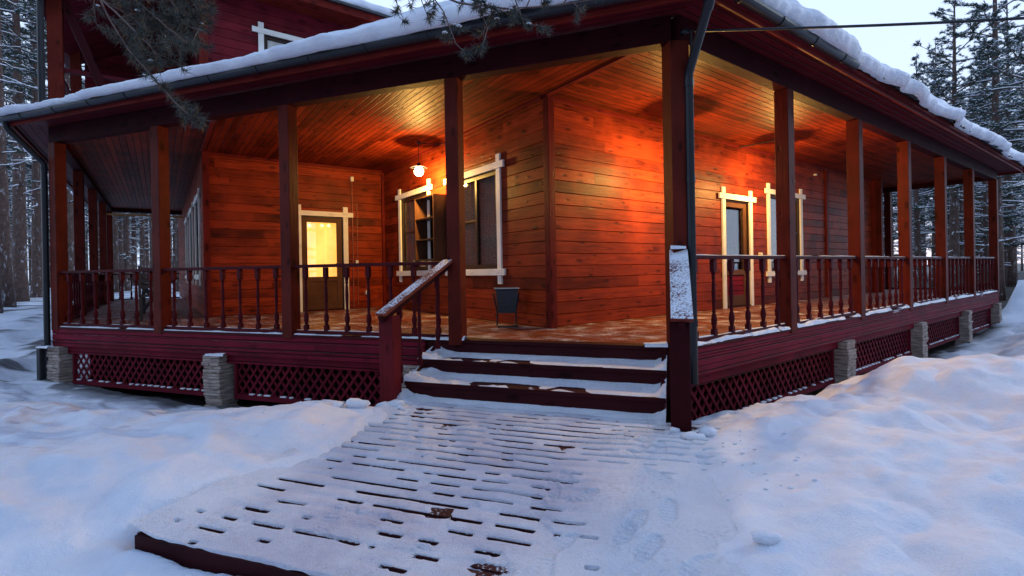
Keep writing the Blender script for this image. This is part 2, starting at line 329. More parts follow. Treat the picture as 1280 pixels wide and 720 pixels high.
# ------------------------------------------------------------------ ground
def rel(x, y, O, d): return (x-O[0])*d[0]+(y-O[1])*d[1]
def wAF(s, off): return P0+A*s+NA*off
def wBF(s, off): return P0+B*s+NB*off
CP = []
for s, off, z in [(2.7, .9, -.56), (2.75, 1.5, -.465), (2.75, 2.3, -.465), (2.7, 3.1, -.50), (3.4, .3, -.97), (3.4, .8, -.80), (3.4, 1.25, -.50), (3.5, 2, -.47), (3.5, 3.2, -.56),
                  (4.5, .1, -.97), (4.5, .7, -.92), (4.5, 1.4, -.62), (4.5, 3, -.55), (6, 0, -1.02), (6, .6, -.95), (6, 1.5, -.72), (6, 3, -.6), (6, 5, -.55), (8, 0, -.97),
                  (8, 1, -.86), (8, 2.5, -.66), (9.8, .0, -.88), (10, 1, -.8), (10, 3, -.62), (2.6, 3.5, -.61), (1.5, 3.6, -.70), (0, 3.7, -.62), (4, 4.3, -.66), (2, 5, -.85), (0, 5.5, -.8),
                  (0, 1.2, -.52), (1.3, .8, -.52), (1.3, 2, -.52), (.1, 2.2, -.49), (1.3, 3.1, -.52), (2.4, 1, -.53), (2.4, 2.5, -.51), (.2, 3, -.49), (1, -1, -1.05), (4, -1, -1.1), (8, -1, -1.05), (4, -4, -1.1), (-2, 8, -.6), (8, 8, -.6)]:
    q = wAF(s, off); CP.append((q[0], q[1], z))
for s, off, z in [(.4, .15, -.72), (1.2, .2, -.84), (2.5, .25, -.90), (4, .25, -.96), (5.5, .3, -.98), (7, .35, -.98), (9, .4, -.97), (11, .4, -.95), (13.5, .4, -.92), (15, .6, -.5), (16.5, .3, .1), (15.5, -1.5, .1),
                  (1.0, .85, -.50), (2.3, 1.0, -.42), (6, 1.6, -.72), (8, 1.8, -.68), (11, 1.8, -.62), (13.5, 1.9, -.42), (8, 4, -.45), (12, 5, -.2), (2, -1, -1.05), (6, -1, -1.1), (10, -1, -1.1), (6, -4, -1.1), (12, -4, -1)]:
    q = wBF(s, off); CP.append((q[0], q[1], z))
CP += [(1.72, 4.0, -.54), (1.95, 3.6, -.42), (1.35, 3.0, -.46), (1.0, 2.2, -.47), (1.6, 2.2, -.40), (2.6, 2.2, -.36), (2.6, 4.3, -.40), (3.75, 4.85, -.23), (4.7, 4.8, -.20), (3.2, 3.6, -.33), (4, 3, -.27), (6, 4.2, -.22), (5.9, 5.9, -.45),
       (2.2, 1, -.5), (5, 1, -.4), (-14, 13, -.35), (-11, 10.2, -.7), (-16, 16, -.3), (-12, 20, -.3), (-9.5, 14, -.7), (-20, 30, -.1), (20, 30, .3), (19, 17, .6), (16.5, 15.5, .45), (25, 10, .3), (0, 40, 0), (-30, 8, -.3), (-10, 3, -.5), (30, 30, .4), (0, -10, -.8), (15, -5, -.6), (-15, -5, -.6), (0, 22, -.6)]
CP = np.array(CP); cx, cy, cz = CP.T
def rbk(d): return np.sqrt(d*d+.15)
Kp = np.hypot(cx[:, None]-cx, cy[:, None]-cy); nC = len(cx)
Mx = np.zeros((nC+3, nC+3)); Mx[:nC, :nC] = rbk(Kp)+np.eye(nC)*-.02; Mx[:nC, nC] = 1; Mx[:nC, nC+1] = cx; Mx[:nC, nC+2] = cy; Mx[nC:, :nC] = Mx[:nC, nC:].T
sol = np.linalg.solve(Mx, np.r_[cz, 0, 0, 0]); wts = sol[:nC]; pl = sol[nC:]
def ground_z(x, y, detail=True):
    r = np.hypot(x-1, y-7); xs = 1+(x-1)*np.minimum(1, 38/np.maximum(r, 1e-3)); ys = 7+(y-7)*np.minimum(1, 38/np.maximum(r, 1e-3))
    z = pl[0]+pl[1]*xs+pl[2]*ys
    for i in range(nC): z = z+wts[i]*rbk(np.hypot(xs-cx[i], ys-cy[i]))
    s = rel(x, y, P0, A); off = rel(x, y, P0, NA); sb = rel(x, y, P0, B); ob = rel(x, y, P0, NB)
    w = fbm(x*2.1, y*2.1, 3)*.12
    z = z+fbm(x*.9+3, y*.9, 3)*.06+fbm(x*2.3, y*2.3, 4)*.07
    left = sstep(2.6, 3.4, s)*sstep(8, 2, off)
    # wind ripples on the left drift, lumps on the right bank
    z = z+left*(((np.sin((s*1.0+off*4.2)*2.6+fbm(x*1.1, y*1.1, 3)*6)*.5+.5)**2*.035+fbm(s*1.2+4, off*6, 4)*.05))*sstep(-.2, .8, off)
    right = sstep(.2, -1.2, s)
    z = z+right*(np.abs(fbm(x*1.5+9, y*1.5, 4))*.20-.06+.03*np.abs(fbm(x*6, y*6, 3))*sstep(-1.5, -.1, s))
    near = sstep(14, 5, np.hypot(x, y-3)); z = z+near*(.010*fbm(x*9, y*9, 4)+np.maximum(0, vnoise(x*13, y*13)-.30)*.10*sstep(.05, .3, vnoise(x*.9+40, y*.9)))
    # right boundary of house: rough shovelled snow
    z = z+sstep(8, 16, sb)*sstep(6, 1, np.abs(ob))*np.abs(fbm(x*1.3, y*1.3, 4))*.3
    # left background bank
    z = z+sstep(9.6, 10.6, s)*fbm(x*1.6+2, y*1.6, 4)*.22*sstep(30, 12, r)
    # cavity of the boardwalk, wavy borders
    cav = sstep(-.38, .30, s+w*2)*sstep(2.62, 2.38, s+w*1.6-.25*sstep(2.3, 3.3, off))*sstep(3.36, 3.26, off)*sstep(-.3, .1, off+3)
    z = z-cav*.14
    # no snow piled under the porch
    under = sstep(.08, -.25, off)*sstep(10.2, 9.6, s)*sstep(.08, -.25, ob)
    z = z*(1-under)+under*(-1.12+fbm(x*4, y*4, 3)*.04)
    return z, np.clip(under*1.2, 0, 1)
def axis(a, b, d, lo, hi, n=46, g=1.15):
    mid = np.arange(a, b, d); o1 = [a]; st = d
    while o1[-1] > lo: st *= g; o1.append(o1[-1]-st)
    o2 = [mid[-1]]; st = d
    while o2[-1] < hi: st *= g; o2.append(o2[-1]+st)
    return np.r_[np.array(o1[:0:-1]), mid, np.array(o2[1:])]
gx = axis(-6.5, 7.5, .028, -500, 500, g=1.045); gy = axis(1.6, 8.2, .028, -300, 700, g=1.045)
X, Y = np.meshgrid(gx, gy, indexing='ij'); Z, U_ = ground_z(X, Y)
me = fastmesh('snow_ground', np.stack([X, Y, Z], -1).reshape(-1, 3), gridfaces(len(gx), len(gy)), [GROUND], smooth=True)
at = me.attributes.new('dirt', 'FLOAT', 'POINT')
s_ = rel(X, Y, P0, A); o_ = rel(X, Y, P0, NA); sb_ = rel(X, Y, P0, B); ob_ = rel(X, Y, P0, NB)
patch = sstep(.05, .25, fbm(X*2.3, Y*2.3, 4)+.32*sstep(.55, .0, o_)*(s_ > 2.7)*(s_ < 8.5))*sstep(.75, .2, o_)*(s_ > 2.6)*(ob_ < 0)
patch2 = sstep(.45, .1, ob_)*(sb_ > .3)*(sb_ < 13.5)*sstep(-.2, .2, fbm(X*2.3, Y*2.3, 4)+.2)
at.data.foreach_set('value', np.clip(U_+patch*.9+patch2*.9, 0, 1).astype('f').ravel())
tag(link('snow_ground', me), kind='structure')

# ------------------------------------------------------------------ house
house = empty('wooden_house', (K0[0], K0[1], 0), 'dark red timber house with a wraparound porch and snow on its roofs', 'house')
def part(mb, name, mat, parent=house, **k): return mb.build(name, mat, parent, **k)
def siding(O, d, s0, s1, z0, z1, openings=(), nrm=None, h=.165):
    """horizontal boards with bevelled joints, split round the openings"""
    mb = MB(); d3 = v3(d); n3 = v3(nrm)
    zs = []; k = math.floor(z0/h)
    while k*h < z1:
        zs.append((max(z0, k*h), min(z1, (k+1)*h), k)); k += 1
    def strip(a, b, oa, ob, k, s):
        ss = sorted(s)
        for x0, x1 in s:
            p = [v3(O)+d3*x0+UZ*a+n3*oa, v3(O)+d3*x1+UZ*a+n3*oa, v3(O)+d3*x1+UZ*b+n3*ob, v3(O)+d3*x0+UZ*b+n3*ob]
            mb.quad(p, [(x0, a), (x1, a), (x1, b), (x0, b)])
    for a, b, k in zs:
        cuts = sorted({a+.008, b-.005, *[q for o in openings for q in (o[2], o[3]) if a+.008 < q < b-.005]})
        seg = [(a, a+.008, -.013, 0.)]+[(cuts[i], cuts[i+1], 0., 0.) for i in range(len(cuts)-1)]+[(b-.005, b, 0., -.013)]
        for za, zb, oa, ob in seg:
            if zb-za < 1e-4: continue
            zm = (za+zb)/2; iv = [(s0, s1)]
            for o in openings:
                if o[2] < zm < o[3]:
                    nv = []
                    for x0, x1 in iv:
                        if o[0] > x0: nv.append((x0, min(x1, o[0])))
                        if o[1] < x1: nv.append((max(x0, o[1]), x1))
                    iv = [q for q in nv if q[1]-q[0] > 1e-4]
            strip(za, zb, oa, ob, k, iv)
    return mb
# openings (s0,s1,z0,z1) in each wall's own run
OPA = [(1.10, 2.50, .80, 2.30), (3.42, 4.68, .80, 2.30)]          # wall K0->K1 (along C)
OPW = [(-1.77, -.92, .0, 1.98)]                                   # wall K1->K2 (along -B); s measured along +B
OPB = [(4.31, 5.17, .0, 2.02), (5.98, 7.33, .66, 2.24)]           # wall K0->KB
OPC = [(.9, 2.0, .8, 2.3), (3.2, 4.3, .8, 2.3), (5.6, 6.7, .8, 2.3)]
NAw = -B; NW = -C
part(siding(K0, C, 0, 5.67, -.05, HC+.1, OPA, NAw), 'wall', WALL)
part(siding(K1, B, -3.4655, 0, -.05, HC+.1, OPW, NW), 'wall', WALL)
part(siding(K0, B, 0, 11.7255, -.05, HC+.1, OPB, NB), 'wall', WALL)
part(siding(K2, C, 0, 14, -.05, HC+.1, OPC, NAw), 'wall', WALL)
part(siding(KB, C, 0, 12, -.05, HC+.1, (), B), 'wall', WALL)
# rooms are dark by near-black sheets behind the openings
def corner(P, w=.11, z0=0, z1=HC, d=B, e=C, name='corner_board'):
    mb = MB(); mb.box(v3(P, (z0+z1)/2), v3(d)*w/2, v3(e)*w/2, UZ*(z1-z0)/2); return part(mb, name, TRIMR, bevel=.006)
corner(K0+B*.045-C*.045+A2(0, 0)); corner(K2+B*.045-C*.045); corner(KB-B*.045-C*.045, .13); corner(K1-B*.03-C*.03, .06)
for s in (8.72,):
    mb = MB(); mb.box(v3(K0+B*s+NB*.02, HC/2), v3(B)*.06, v3(NB)*.02, UZ*HC/2); part(mb, 'corner_board', TRIMR, bevel=.004)

def opening(O, d, nrm, s0, s1, z0, z1, kind, panes=2, side=1, lintel_over=.1):
    """window or door in a wall: white boards crossed at the corners, frame, glass, curtain"""
    P = lambda s, z, o: v3(O)+v3(d)*s+v3(nrm)*o+UZ*z
    d3, n3 = v3(d), v3(nrm); w = .10; t = MB()
    zc0 = z0 if kind == 'door' else z0-w
    up = .12
    for s in (s0-w/2, s1+w/2):
        lo = 0.0 if kind == 'door' else z0-w-.13
        t.box(P(s, (lo+z1+w+up)/2, .016), d3*w/2, n3*.016, UZ*(z1+w+up-lo)/2)
    def hb(z): t.box(P((s0+s1)/2, z, .034), d3*((s1-s0)/2+w+.11), n3*.018, UZ*w/2)
    hb(z1+w/2)
    if kind != 'door': hb(z0-w/2)
    root = t.build('door' if kind == 'door' else 'window', WTRIM, house, bevel=.003)
    tag(root)
    # reveal
    r = MB()
    dp = .16
    for s in (s0, s1): r.box(P(s, (z0+z1)/2, -dp/2-.002), d3*.012, n3*dp/2, UZ*(z1-z0)/2)
    r.box(P((s0+s1)/2, z1-.012, -dp/2-.004), d3*((s1-s0)/2-.012), n3*dp/2, UZ*.012)
    r.box(P((s0+s1)/2, z0+.012, -dp/2-.004), d3*((s1-s0)/2-.012), n3*dp/2, UZ*.012)
    r.build('reveal', FRAME, root)
    return root, P, d3, n3
def win(O, d, nrm, s0, s1, z0, z1, curtain='curtain', lab=None, mull=.45, transom=True, wavy=.028):
    root, P, d3, n3 = opening(O, d, nrm, s0, s1, z0, z1, 'window')
    f = MB(); fw = .028; a, b = s0+.014, s1-.014
    sm = a+(b-a)*mull
    for s in (a+fw, sm, b-fw): f.box(P(s, (z0+z1)/2, -.03), d3*fw, n3*.025, UZ*((z1-z0)/2-.014))
    for z in (z0+.014+fw, z1-.014-fw):
        for x0, x1 in ((a+2*fw, sm-fw), (sm+fw, b-2*fw)): f.box(P((x0+x1)/2, z, -.03), d3*(x1-x0)/2, n3*.0245, UZ*fw)
    if transom: f.box(P((sm+fw+b-2*fw)/2, z0+(z1-z0)*.52, -.03), d3*(b-2*fw-sm-fw)/2, n3*.02, UZ*.016)
    f.build('frame', FRAME, root, bevel=.003)
    g = MB(); g.box(P((a+b)/2, (z0+z1)/2, -.034), d3*(b-a)/2, n3*.003, UZ*(z1-z0)/2*.97); g.build('pane', GLASS, root)
    # curtain: folded cloth
    n = 90; V = []; UVc = []
    for i in range(n):
        s = a-.05+(b-a+.1)*i/(n-1)
        fo = wavy*math.sin(i*.55+1.5*math.sin(i*.13))
        for z in (z0-.1, z1+.1): V.append(P(s, z, -.095+fo))
    F = [(2*i, 2*i+2, 2*i+3, 2*i+1) for i in range(n-1)]
    m = MB(); m.add(V, F); m.build('curtain', CURT if curtain == 'curtain' else BLIND, root, smooth=True)
    bk = MB(); bk.box(P((a+b)/2, (z0+z1)/2, -.5), d3*((b-a)/2+.3), n3*.02, UZ*((z1-z0)/2+.3)); bk.build('room_shade', INT, root)  # near-black sheet, its colour stands in for the unlit room
    if lab: root['label'] = lab
    return root
wa = win(K0, C, NAw, *OPA[0], lab='white cross-cornered window nearest the porch corner, with curtains', mull=.45)
wb = win(K0, C, NAw, *OPA[1], lab='white cross-cornered window behind the lamp beside the open shelf', mull=.5)
cb0 = K0+C*3.105; cab = empty('wall_shelf', (cb0[0]-B[0]*.12, cb0[1]-B[1]*.12, .98), 'dark brown open shelf cabinet fixed on the wall between the two left windows', 'shelf')
for s_, nm in ((-.375, 'side_panel'), (.375, 'side_panel')):
    m = MB(); m.box(v3(cb0+C*s_-B*.13, 1.56), v3(B)*.125, v3(C)*.012, UZ*.58); m.build(nm, DOORW, cab, bevel=.003)
for z in (.99, 1.36, 1.74, 2.13):
    m = MB(); m.box(v3(cb0-B*.13, z), v3(C)*.362, v3(B)*.12, UZ*.011); m.build('shelf_board', FRAME, cab)
m = MB(); m.box(v3(cb0-B*.012, 1.56), v3(C)*.36, v3(B)*.006, UZ*.57); m.build('back_panel', INT, cab)  # shelf boards and near-black back hold the inner shade in their colour
win(K0, B, NB, *OPB[1], lab='tall white trimmed window half hidden by a porch post', mull=.5)
for i, o in enumerate(OPC): win(K2, C, NAw, *o)
# left door, lit
def door(O, d, nrm, o, lit):
    root, P, d3, n3 = opening(O, d, nrm, *o, 'door'); s0, s1, z0, z1 = o; a, b = s0+.014, s1-.014
    lf = MB()
    for s in (a+.055, b-.055): lf.box(P(s, (z0+z1)/2, -.06), d3*.055, n3*.022, UZ*((z1-z0)/2-.015))
    for z, h in ((z1-.07, .055), (.66, .05), (.12, .10)): lf.box(P((a+b)/2, z, -.06), d3*((b-a)/2-.11), n3*.0215, UZ*h)
    leaf = lf.build('door_leaf', DOORW, root, bevel=.004)
    m = MB(); m.box(P((a+b)/2, .415, -.066), d3*((b-a)/2-.11), n3*.012, UZ*.20); m.build('lower_panel', DOORW if lit else FASC, root, bevel=.004)
    g = MB(); g.box(P((a+b)/2, 1.28, -.06), d3*((b-a)/2-.11), n3*.003, UZ*.57); g.build('pane', GLASS, root)
    if lit:
        g = MB(); q = [P(a, .6, -.35), P(b+.4, .6, -.35), P(b+.4, 2.1, -.35), P(a-.2, 2.1, -.35)]; g.quad(q, [(0, 0), (1, 0), (1, 1), (0, 1)]); g.build('lit_room', LIT, root)
        gl = MB()
        for x in (.22, .48, .62): gl.lathe([(.01, -.03), (.032, -.015), (.036, .01), (.01, .035)], P(a+x, 1.80+.03*x, -.3), 10)
        e = gl.build('ceiling_lamp', simple('lamp_glow', (.9, .7, .3), emit=(1, .72, .25), es=4), root, smooth=True)
    else:
        g = MB(); g.box(P((a+b)/2, 1.2, -.6), d3*.8, n3*.02, UZ*1.2); g.build('room_shade', INT, root)
    h = MB(); h.tube([P(b-.05, .98, -.03), P(b-.05, .98, .02), P(b-.16, .98, .02)], .009, 8); h.build('handle', BLK, leaf, smooth=True)
    if True:
        h = MB(); h.box(P((a+b)/2, .012, -.03), d3*((b-a)/2), n3*.06, UZ*.012); h.build('threshold', STEP, root)
    return root
dl = door(K1, B, NW, OPW[0], True); dl['label'] = 'brown glazed door with warm yellow light inside'
dr = door(K0, B, NB, OPB[0], False); dr['label'] = 'narrow dark glazed door on the right hand wall'

# ceiling of the porch: two board directions meeting in a seam from the wall corner
def line_hit(P, d, Q, e):
    M = np.array([[d[0], -e[0]], [d[1], -e[1]]]); t = np.linalg.solve(M, Q-P); return P+d*t[0]
Qs = P0+unit(K0-P0)*.12
def flat(poly, z, d, e, parent=house, name='ceiling', mat=CEIL, t=.03, down=True):
    mb = MB()
    def half(P, nrm, c):
        out = []
        for k in range(len(P)):
            a, b = P[k], P[(k+1) % len(P)]; fa, fb = np.dot(a, nrm)-c, np.dot(b, nrm)-c
            if fa <= 0: out.append(a)
            if fa*fb < 0: out.append(a+(b-a)*fa/(fa-fb))
        return out
    tt = [float(np.dot(q, d)) for q in poly]; c = math.floor(min(tt))
    while c < max(tt):
        P = half(half(poly, d, c+1.), -d, -c)
        if len(P) > 2:
            uv = [(float(np.dot(q, d)), float(np.dot(q, e))+50) for q in P]
            mb.quad([v3(q, z) for q in P], uv); mb.quad([v3(q, z+t) for q in P][::-1], uv[::-1])
        c += 1.
    return part(mb, name, mat, parent)
ZL = [[K0, P0, PA[4], K2, K1], [K2, PA[4], PC[4], K2+C*10.135]]; ZR = [[K0, P0, PB[6], KB], [KB, PB[6], PB[6]+C*9, KB+C*9]]
for q in ZL: flat(q, HC, C, B)
for q in ZR: flat(q, HC, B, C)
mb = MB()
for a, b, w in ((K0-C*.05, Qs, .07), (K2, line_hit(K2, -C, P0, A), .07)): mb.bar(v3(a, HC-.012), v3(b, HC-.012), w, .02)
for a, b in ((K0-C*.03, KB-C*.03), (K0-B*.03, K1-B*.03), (K1-C*.03, K2-C*.03)): mb.bar(v3(a, HC-.025), v3(b, HC-.025), .04, .045)
part(mb, 'ceiling_moulding', TRIMR, bevel=.004)

# beams on the posts
bw = .15
def beam(a, b, z0=HB, z1=3.2, w=bw, name='beam', mat=BEAM):
    mb = MB(); mb.bar(v3(a, (z0+z1)/2), v3(b, (z0+z1)/2), w, z1-z0); return part(mb, name, mat, bevel=.006)
beam(P0+NA*0+A*.03, PA[4]+A*.08); beam(P0-B*.02, PB[6]+B*.08, z1=3.203); beam(PA[4]+C*.08, PC[4], z1=3.197); beam(PB[6]+C*.08, PB[6]+C*9, z1=3.197); beam(PC[4], K2+C*10.135, z1=3.19)
for a, b in ((P0+A*.2-NA*.09, PA[4]-NA*.09), (P0+B*.2-NB*.09, PB[6]-NB*.09)):
    mb = MB(); mb.bar(v3(a, HB+.05), v3(b, HB+.05), .03, .08); part(mb, 'beam_trim', TRIMR, bevel=.004)
# posts
def post(P, d, w=.165, z0=-.06, z1=HB+.0, lab=None):
    mb = MB(); e = A2(-d[1], d[0]); mb.box(v3(P, (z0+z1)/2), v3(d)*w/2, v3(e)*w/2, UZ*((z1-z0)/2-.002)); o = part(mb, 'porch_post', POST, bevel=.007); return o
post(P0+A2(0.0, 0), unit(A-B), .19)
for i in range(1, 5): post(PA[i], A, .16)
for i in range(1, 7): post(PB[i], B, .165)
for i in range(1, 5): post(PC[i], C, .16)
for t in (2.3, 4.6, 6.9): post(PB[6]+C*t, C, .16)
post(KB+C*.3+B*2.1*0-C*.45+B*.0, C, .14, z0=0, z1=HC)

# deck: floor, edge boards, lattice, piers
poly = [P0, PB[6], PB[6]+C*9, PC[4]+B*(-0)+C*0, PA[4]]
for q in ZL: flat(q, 0, C, B, name='deck_floor', mat=DECK, t=-.04)
for q in ZR: flat(q, 0, B, C, name='deck_floor', mat=DECK, t=-.04)
def edge(O, d, n, s0, s1):
    for z0, z1, off, th in ((-.115, -.008, .05, .03), (-.215, -.12, .05, .03), (-.31, -.22, .05, .03), (-.43, -.315, -.01, .03)):
        mb = MB(); mb.box(v3(O+d*(s0+s1)/2+n*off, (z0+z1)/2), v3(d)*(s1-s0)/2, v3(n)*th/2, UZ*(z1-z0)/2); part(mb, 'edge_board', FASC, bevel=.005)
    mb = MB(); mb.box(v3(O+d*(s0+s1)/2+n*.0, -.02), v3(d)*(s1-s0)/2, v3(n)*.075, UZ*.018); part(mb, 'deck_edge', RAILM, bevel=.004)
edge(P0, A, NA, 2.78, SA[4]+.09); edge(P0, B, NB, .09, SB[6]+.1)
edge(PA[4], C, -B, .05, SC[4]); edge(PB[6], C, B, .12, 9)
mb = MB(); mb.box(v3(P0+A*1.45+NA*.01, -.27), v3(A)*1.4, v3(NA)*.02, UZ*.25); part(mb, 'edge_board', STEP)
def lattice(O, d, n, s0, s1, z0=-.86, z1=-.44, off=-.06):
    w = .034; pitch = .135; H = z1-z0
    root = MB()
    for z in (z0-.03,): root.box(v3(O+d*(s0+s1)/2+n*(off+.012), z), v3(d)*(s1-s0)/2, v3(n)*.024, UZ*.032)
    for s in (s0+.02, s1-.02): root.box(v3(O+d*s+n*(off+.01), (z0+z1)/2), v3(d)*.02, v3(n)*.02, UZ*H/2)
    dx = H*.80
    for layer, sg in ((0, 1), (1, -1)):
        s = s0-dx
        while s < s1:
            a, b = (s, z0), (s+dx, z1)
            if sg < 0: a, b = (s+dx, z0), (s, z1)
            # clip to panel
            def clip(a, b):
                (x0, y0), (x1, y1) = a, b; t0, t1 = 0., 1.
                for lim, sgn in ((s0+.02, 1), (s1-.02, -1)):
                    f0 = (x0-lim)*sgn; f1 = (x1-lim)*sgn
                    if f0 < 0 and f1 < 0: return None
                    if f0 < 0: t0 = max(t0, f0/(f0-f1))
                    elif f1 < 0: t1 = min(t1, f0/(f0-f1))
                if t1-t0 < .05: return None
                return (x0+(x1-x0)*t0, y0+(y1-y0)*t0), (x0+(x1-x0)*t1, y0+(y1-y0)*t1)
            c = clip(a, b)
            if c:
                o = off-.004+layer*.0105
                pa = v3(O+d*c[0][0]+n*o, c[0][1]); pb = v3(O+d*c[1][0]+n*o, c[1][1]); root.bar(pa, pb, .009, w, up=np.cross(v3(n), pb-pa)) if False else root.box((pa+pb)/2, (pb-pa)/2, v3(n)*.0045, unit(np.cross(pb-pa, v3(n)))*w/2)
            s += pitch
    part(root, 'lattice_panel', LATT)
    sn = MB(); s = s0+.06
    while s < s1-.05:
        L = rnd.uniform(.02, .05); sn.box(v3(O+d*s+n*(off+.014), z0+.008+rnd.random()*.004), v3(d)*L, v3(n)*.02, UZ*.009); s += pitch*rnd.choice((1, 1, 2))
    o = part(sn, 'lattice_snow', SNOW, bevel=.006); o['kind'] = 'stuff'
def pier(O, d, n, s, w=.31, z0=-1.1, z1=-.315, tilt=0.):
    mb = MB(); z = z0; rr = random.Random(int(s*100))
    while z < z1-.01:
        h = min(rr.uniform(.035, .06), z1-z)
        j = rr.uniform(-.012, .012); q = rr.uniform(-.012, .010); tl = tilt*(z-z0)
        nn = rr.choice((1, 2)); cut = rr.uniform(.35, .65) if nn == 2 else 1; a0 = -w/2
        for k in range(nn):
            ww = w*cut if k == 0 else w*(1-cut)
            mb.box(v3(O+d*(s+a0+ww/2+j+tl)+n*(.0+q), z+h/2), v3(d)*(ww/2-.003), v3(n)*(.13+rr.uniform(-.006, .006)), UZ*(h/2-.002)); a0 += ww
        z += h
    return part(mb, 'stone_pier', STONE, bevel=.008)
piersA = [2.95, 6.0, 9.42]; piersB = [.12, 3.86, 7.25, 10.6, 13.75]
for i, s in enumerate(piersA): pier(P0, A, NA, s, tilt=.06 if i == 1 else 0)
for s in piersB[1:]: pier(P0, B, NB, s, .30)
for a, b in zip(piersA[:-1], piersA[1:]): lattice(P0, A, NA, a+.2, b-.2)
lattice(P0, A, NA, 2.45, 2.75)
for i, (a, b) in enumerate(zip(piersB[:-1], piersB[1:])): lattice(P0, B, NB, a+(.02 if i == 0 else .19), b-.19)
m = MB(); m.quad([v3(q, -.5) for q in (P0-NA*.4, PA[4]-NA*.4)]+[v3(q, -1.3) for q in (PA[4]-NA*.4, P0-NA*.4)]); m.quad([v3(q, -.5) for q in (P0-NB*.5, PB[6]-NB*.5)]+[v3(q, -1.3) for q in (PB[6]-NB*.5, P0-NB*.5)]); part(m, 'crawl_space_shade', INT)  # near-black sheets behind the lattice, painted shade under the porch

# railings
BP = [(r_*.80, z_) for r_, z_ in [(.022, .10), (.022, .12), (.030, .135), (.026, .15), (.036, .18), (.038, .22), (.026, .27), (.018, .29), (.025, .30), (.019, .32), (.024, .42), (.027, .50), (.021, .60), (.017, .64), (.026, .655), (.019, .67), (.026, .70), (.030, .72)]]
def baluster_mb():
    mb = MB(); mb.lathe(BP, (0, 0, 0), 12)
    mb.box((0, 0, .085), (.025, 0, 0), (0, .025, 0), (0, 0, .035)); mb.box((0, 0, .785), (.025, 0, 0), (0, .025, 0), (0, 0, .065)); return mb
balu_me = None
def baluster(parent, P, dz=0., ang=0., stretch=1.):
    global balu_me
    if balu_me is None:
        o = baluster_mb().build('baluster', RAILM, None, smooth=False); balu_me = o.data; bpy.data.objects.remove(o)
    o = bpy.data.objects.new('baluster', balu_me); COL.objects.link(o); o.parent = parent
    L = loc_of(parent); o.location = (P[0]-L[0], P[1]-L[1], dz-L[2]); o.rotation_euler = (0, 0, ang+rnd.uniform(-.03, .03)); o.scale = (1, 1, stretch); return o
nbal = 0
def railing(Pa, Pb, n, individual=True, hwp=.085):
    global nbal
    d = unit(Pb-Pa); a = Pa+d*hwp; b = Pb-d*hwp; L = np.linalg.norm(b-a)
    mb = MB(); mb.bar(v3(a, HR-.02), v3(b, HR-.02), .085, .04); mb.bar(v3(a, .03), v3(b, .03), .05, .045)
    r = part(mb, 'railing', RAILM, bevel=.006); ang = math.atan2(d[1], d[0])
    if individual:
        for i in range(n):
            baluster(r, a+d*L*(i+.5)/n, 0, ang); nbal += 1
    else:
        s = MB()
        for i in range(n):
            q = a+d*L*(i+.5)/n; b2 = baluster_mb(); s.add([(x+q[0], y+q[1], z) for x, y, z in b2.v], b2.f)
        o = s.build('balusters', RAILM, r); o['kind'] = 'stuff'
    return r
for i in range(1, 4): railing(PA[i], PA[i+1], 7)
for i in range(6): railing(PB[i], PB[i+1], 6 if i < 2 else 7)
for i in range(4): railing(PC[i] if i else PA[4], PC[i+1], 7, i < 2)
for i in range(3): railing(PB[6]+C*2.3*i, PB[6]+C*2.3*(i+1), 7, i < 1)
railing(PC[4], K2+C*10.135, 6, False)

# roof, snow, gutters --------------------------------------------------------
SL = .23; EO = .55; ZE = 3.235
PCn = -B; 
def roofz(q):
    """height of the hipped porch roof at world xy (arrays)"""
    x, y = q; dA = EO-rel(x, y, P0, NA); dB = EO-rel(x, y, P0, NB); dC = EO-rel(x, y, PA[4], -B); dD = EO-rel(x, y, PB[6], B)
    return ZE+SL*np.minimum(np.minimum(dA, dB*1.0), np.minimum(dC, dD)), dA, dB, dC, dD
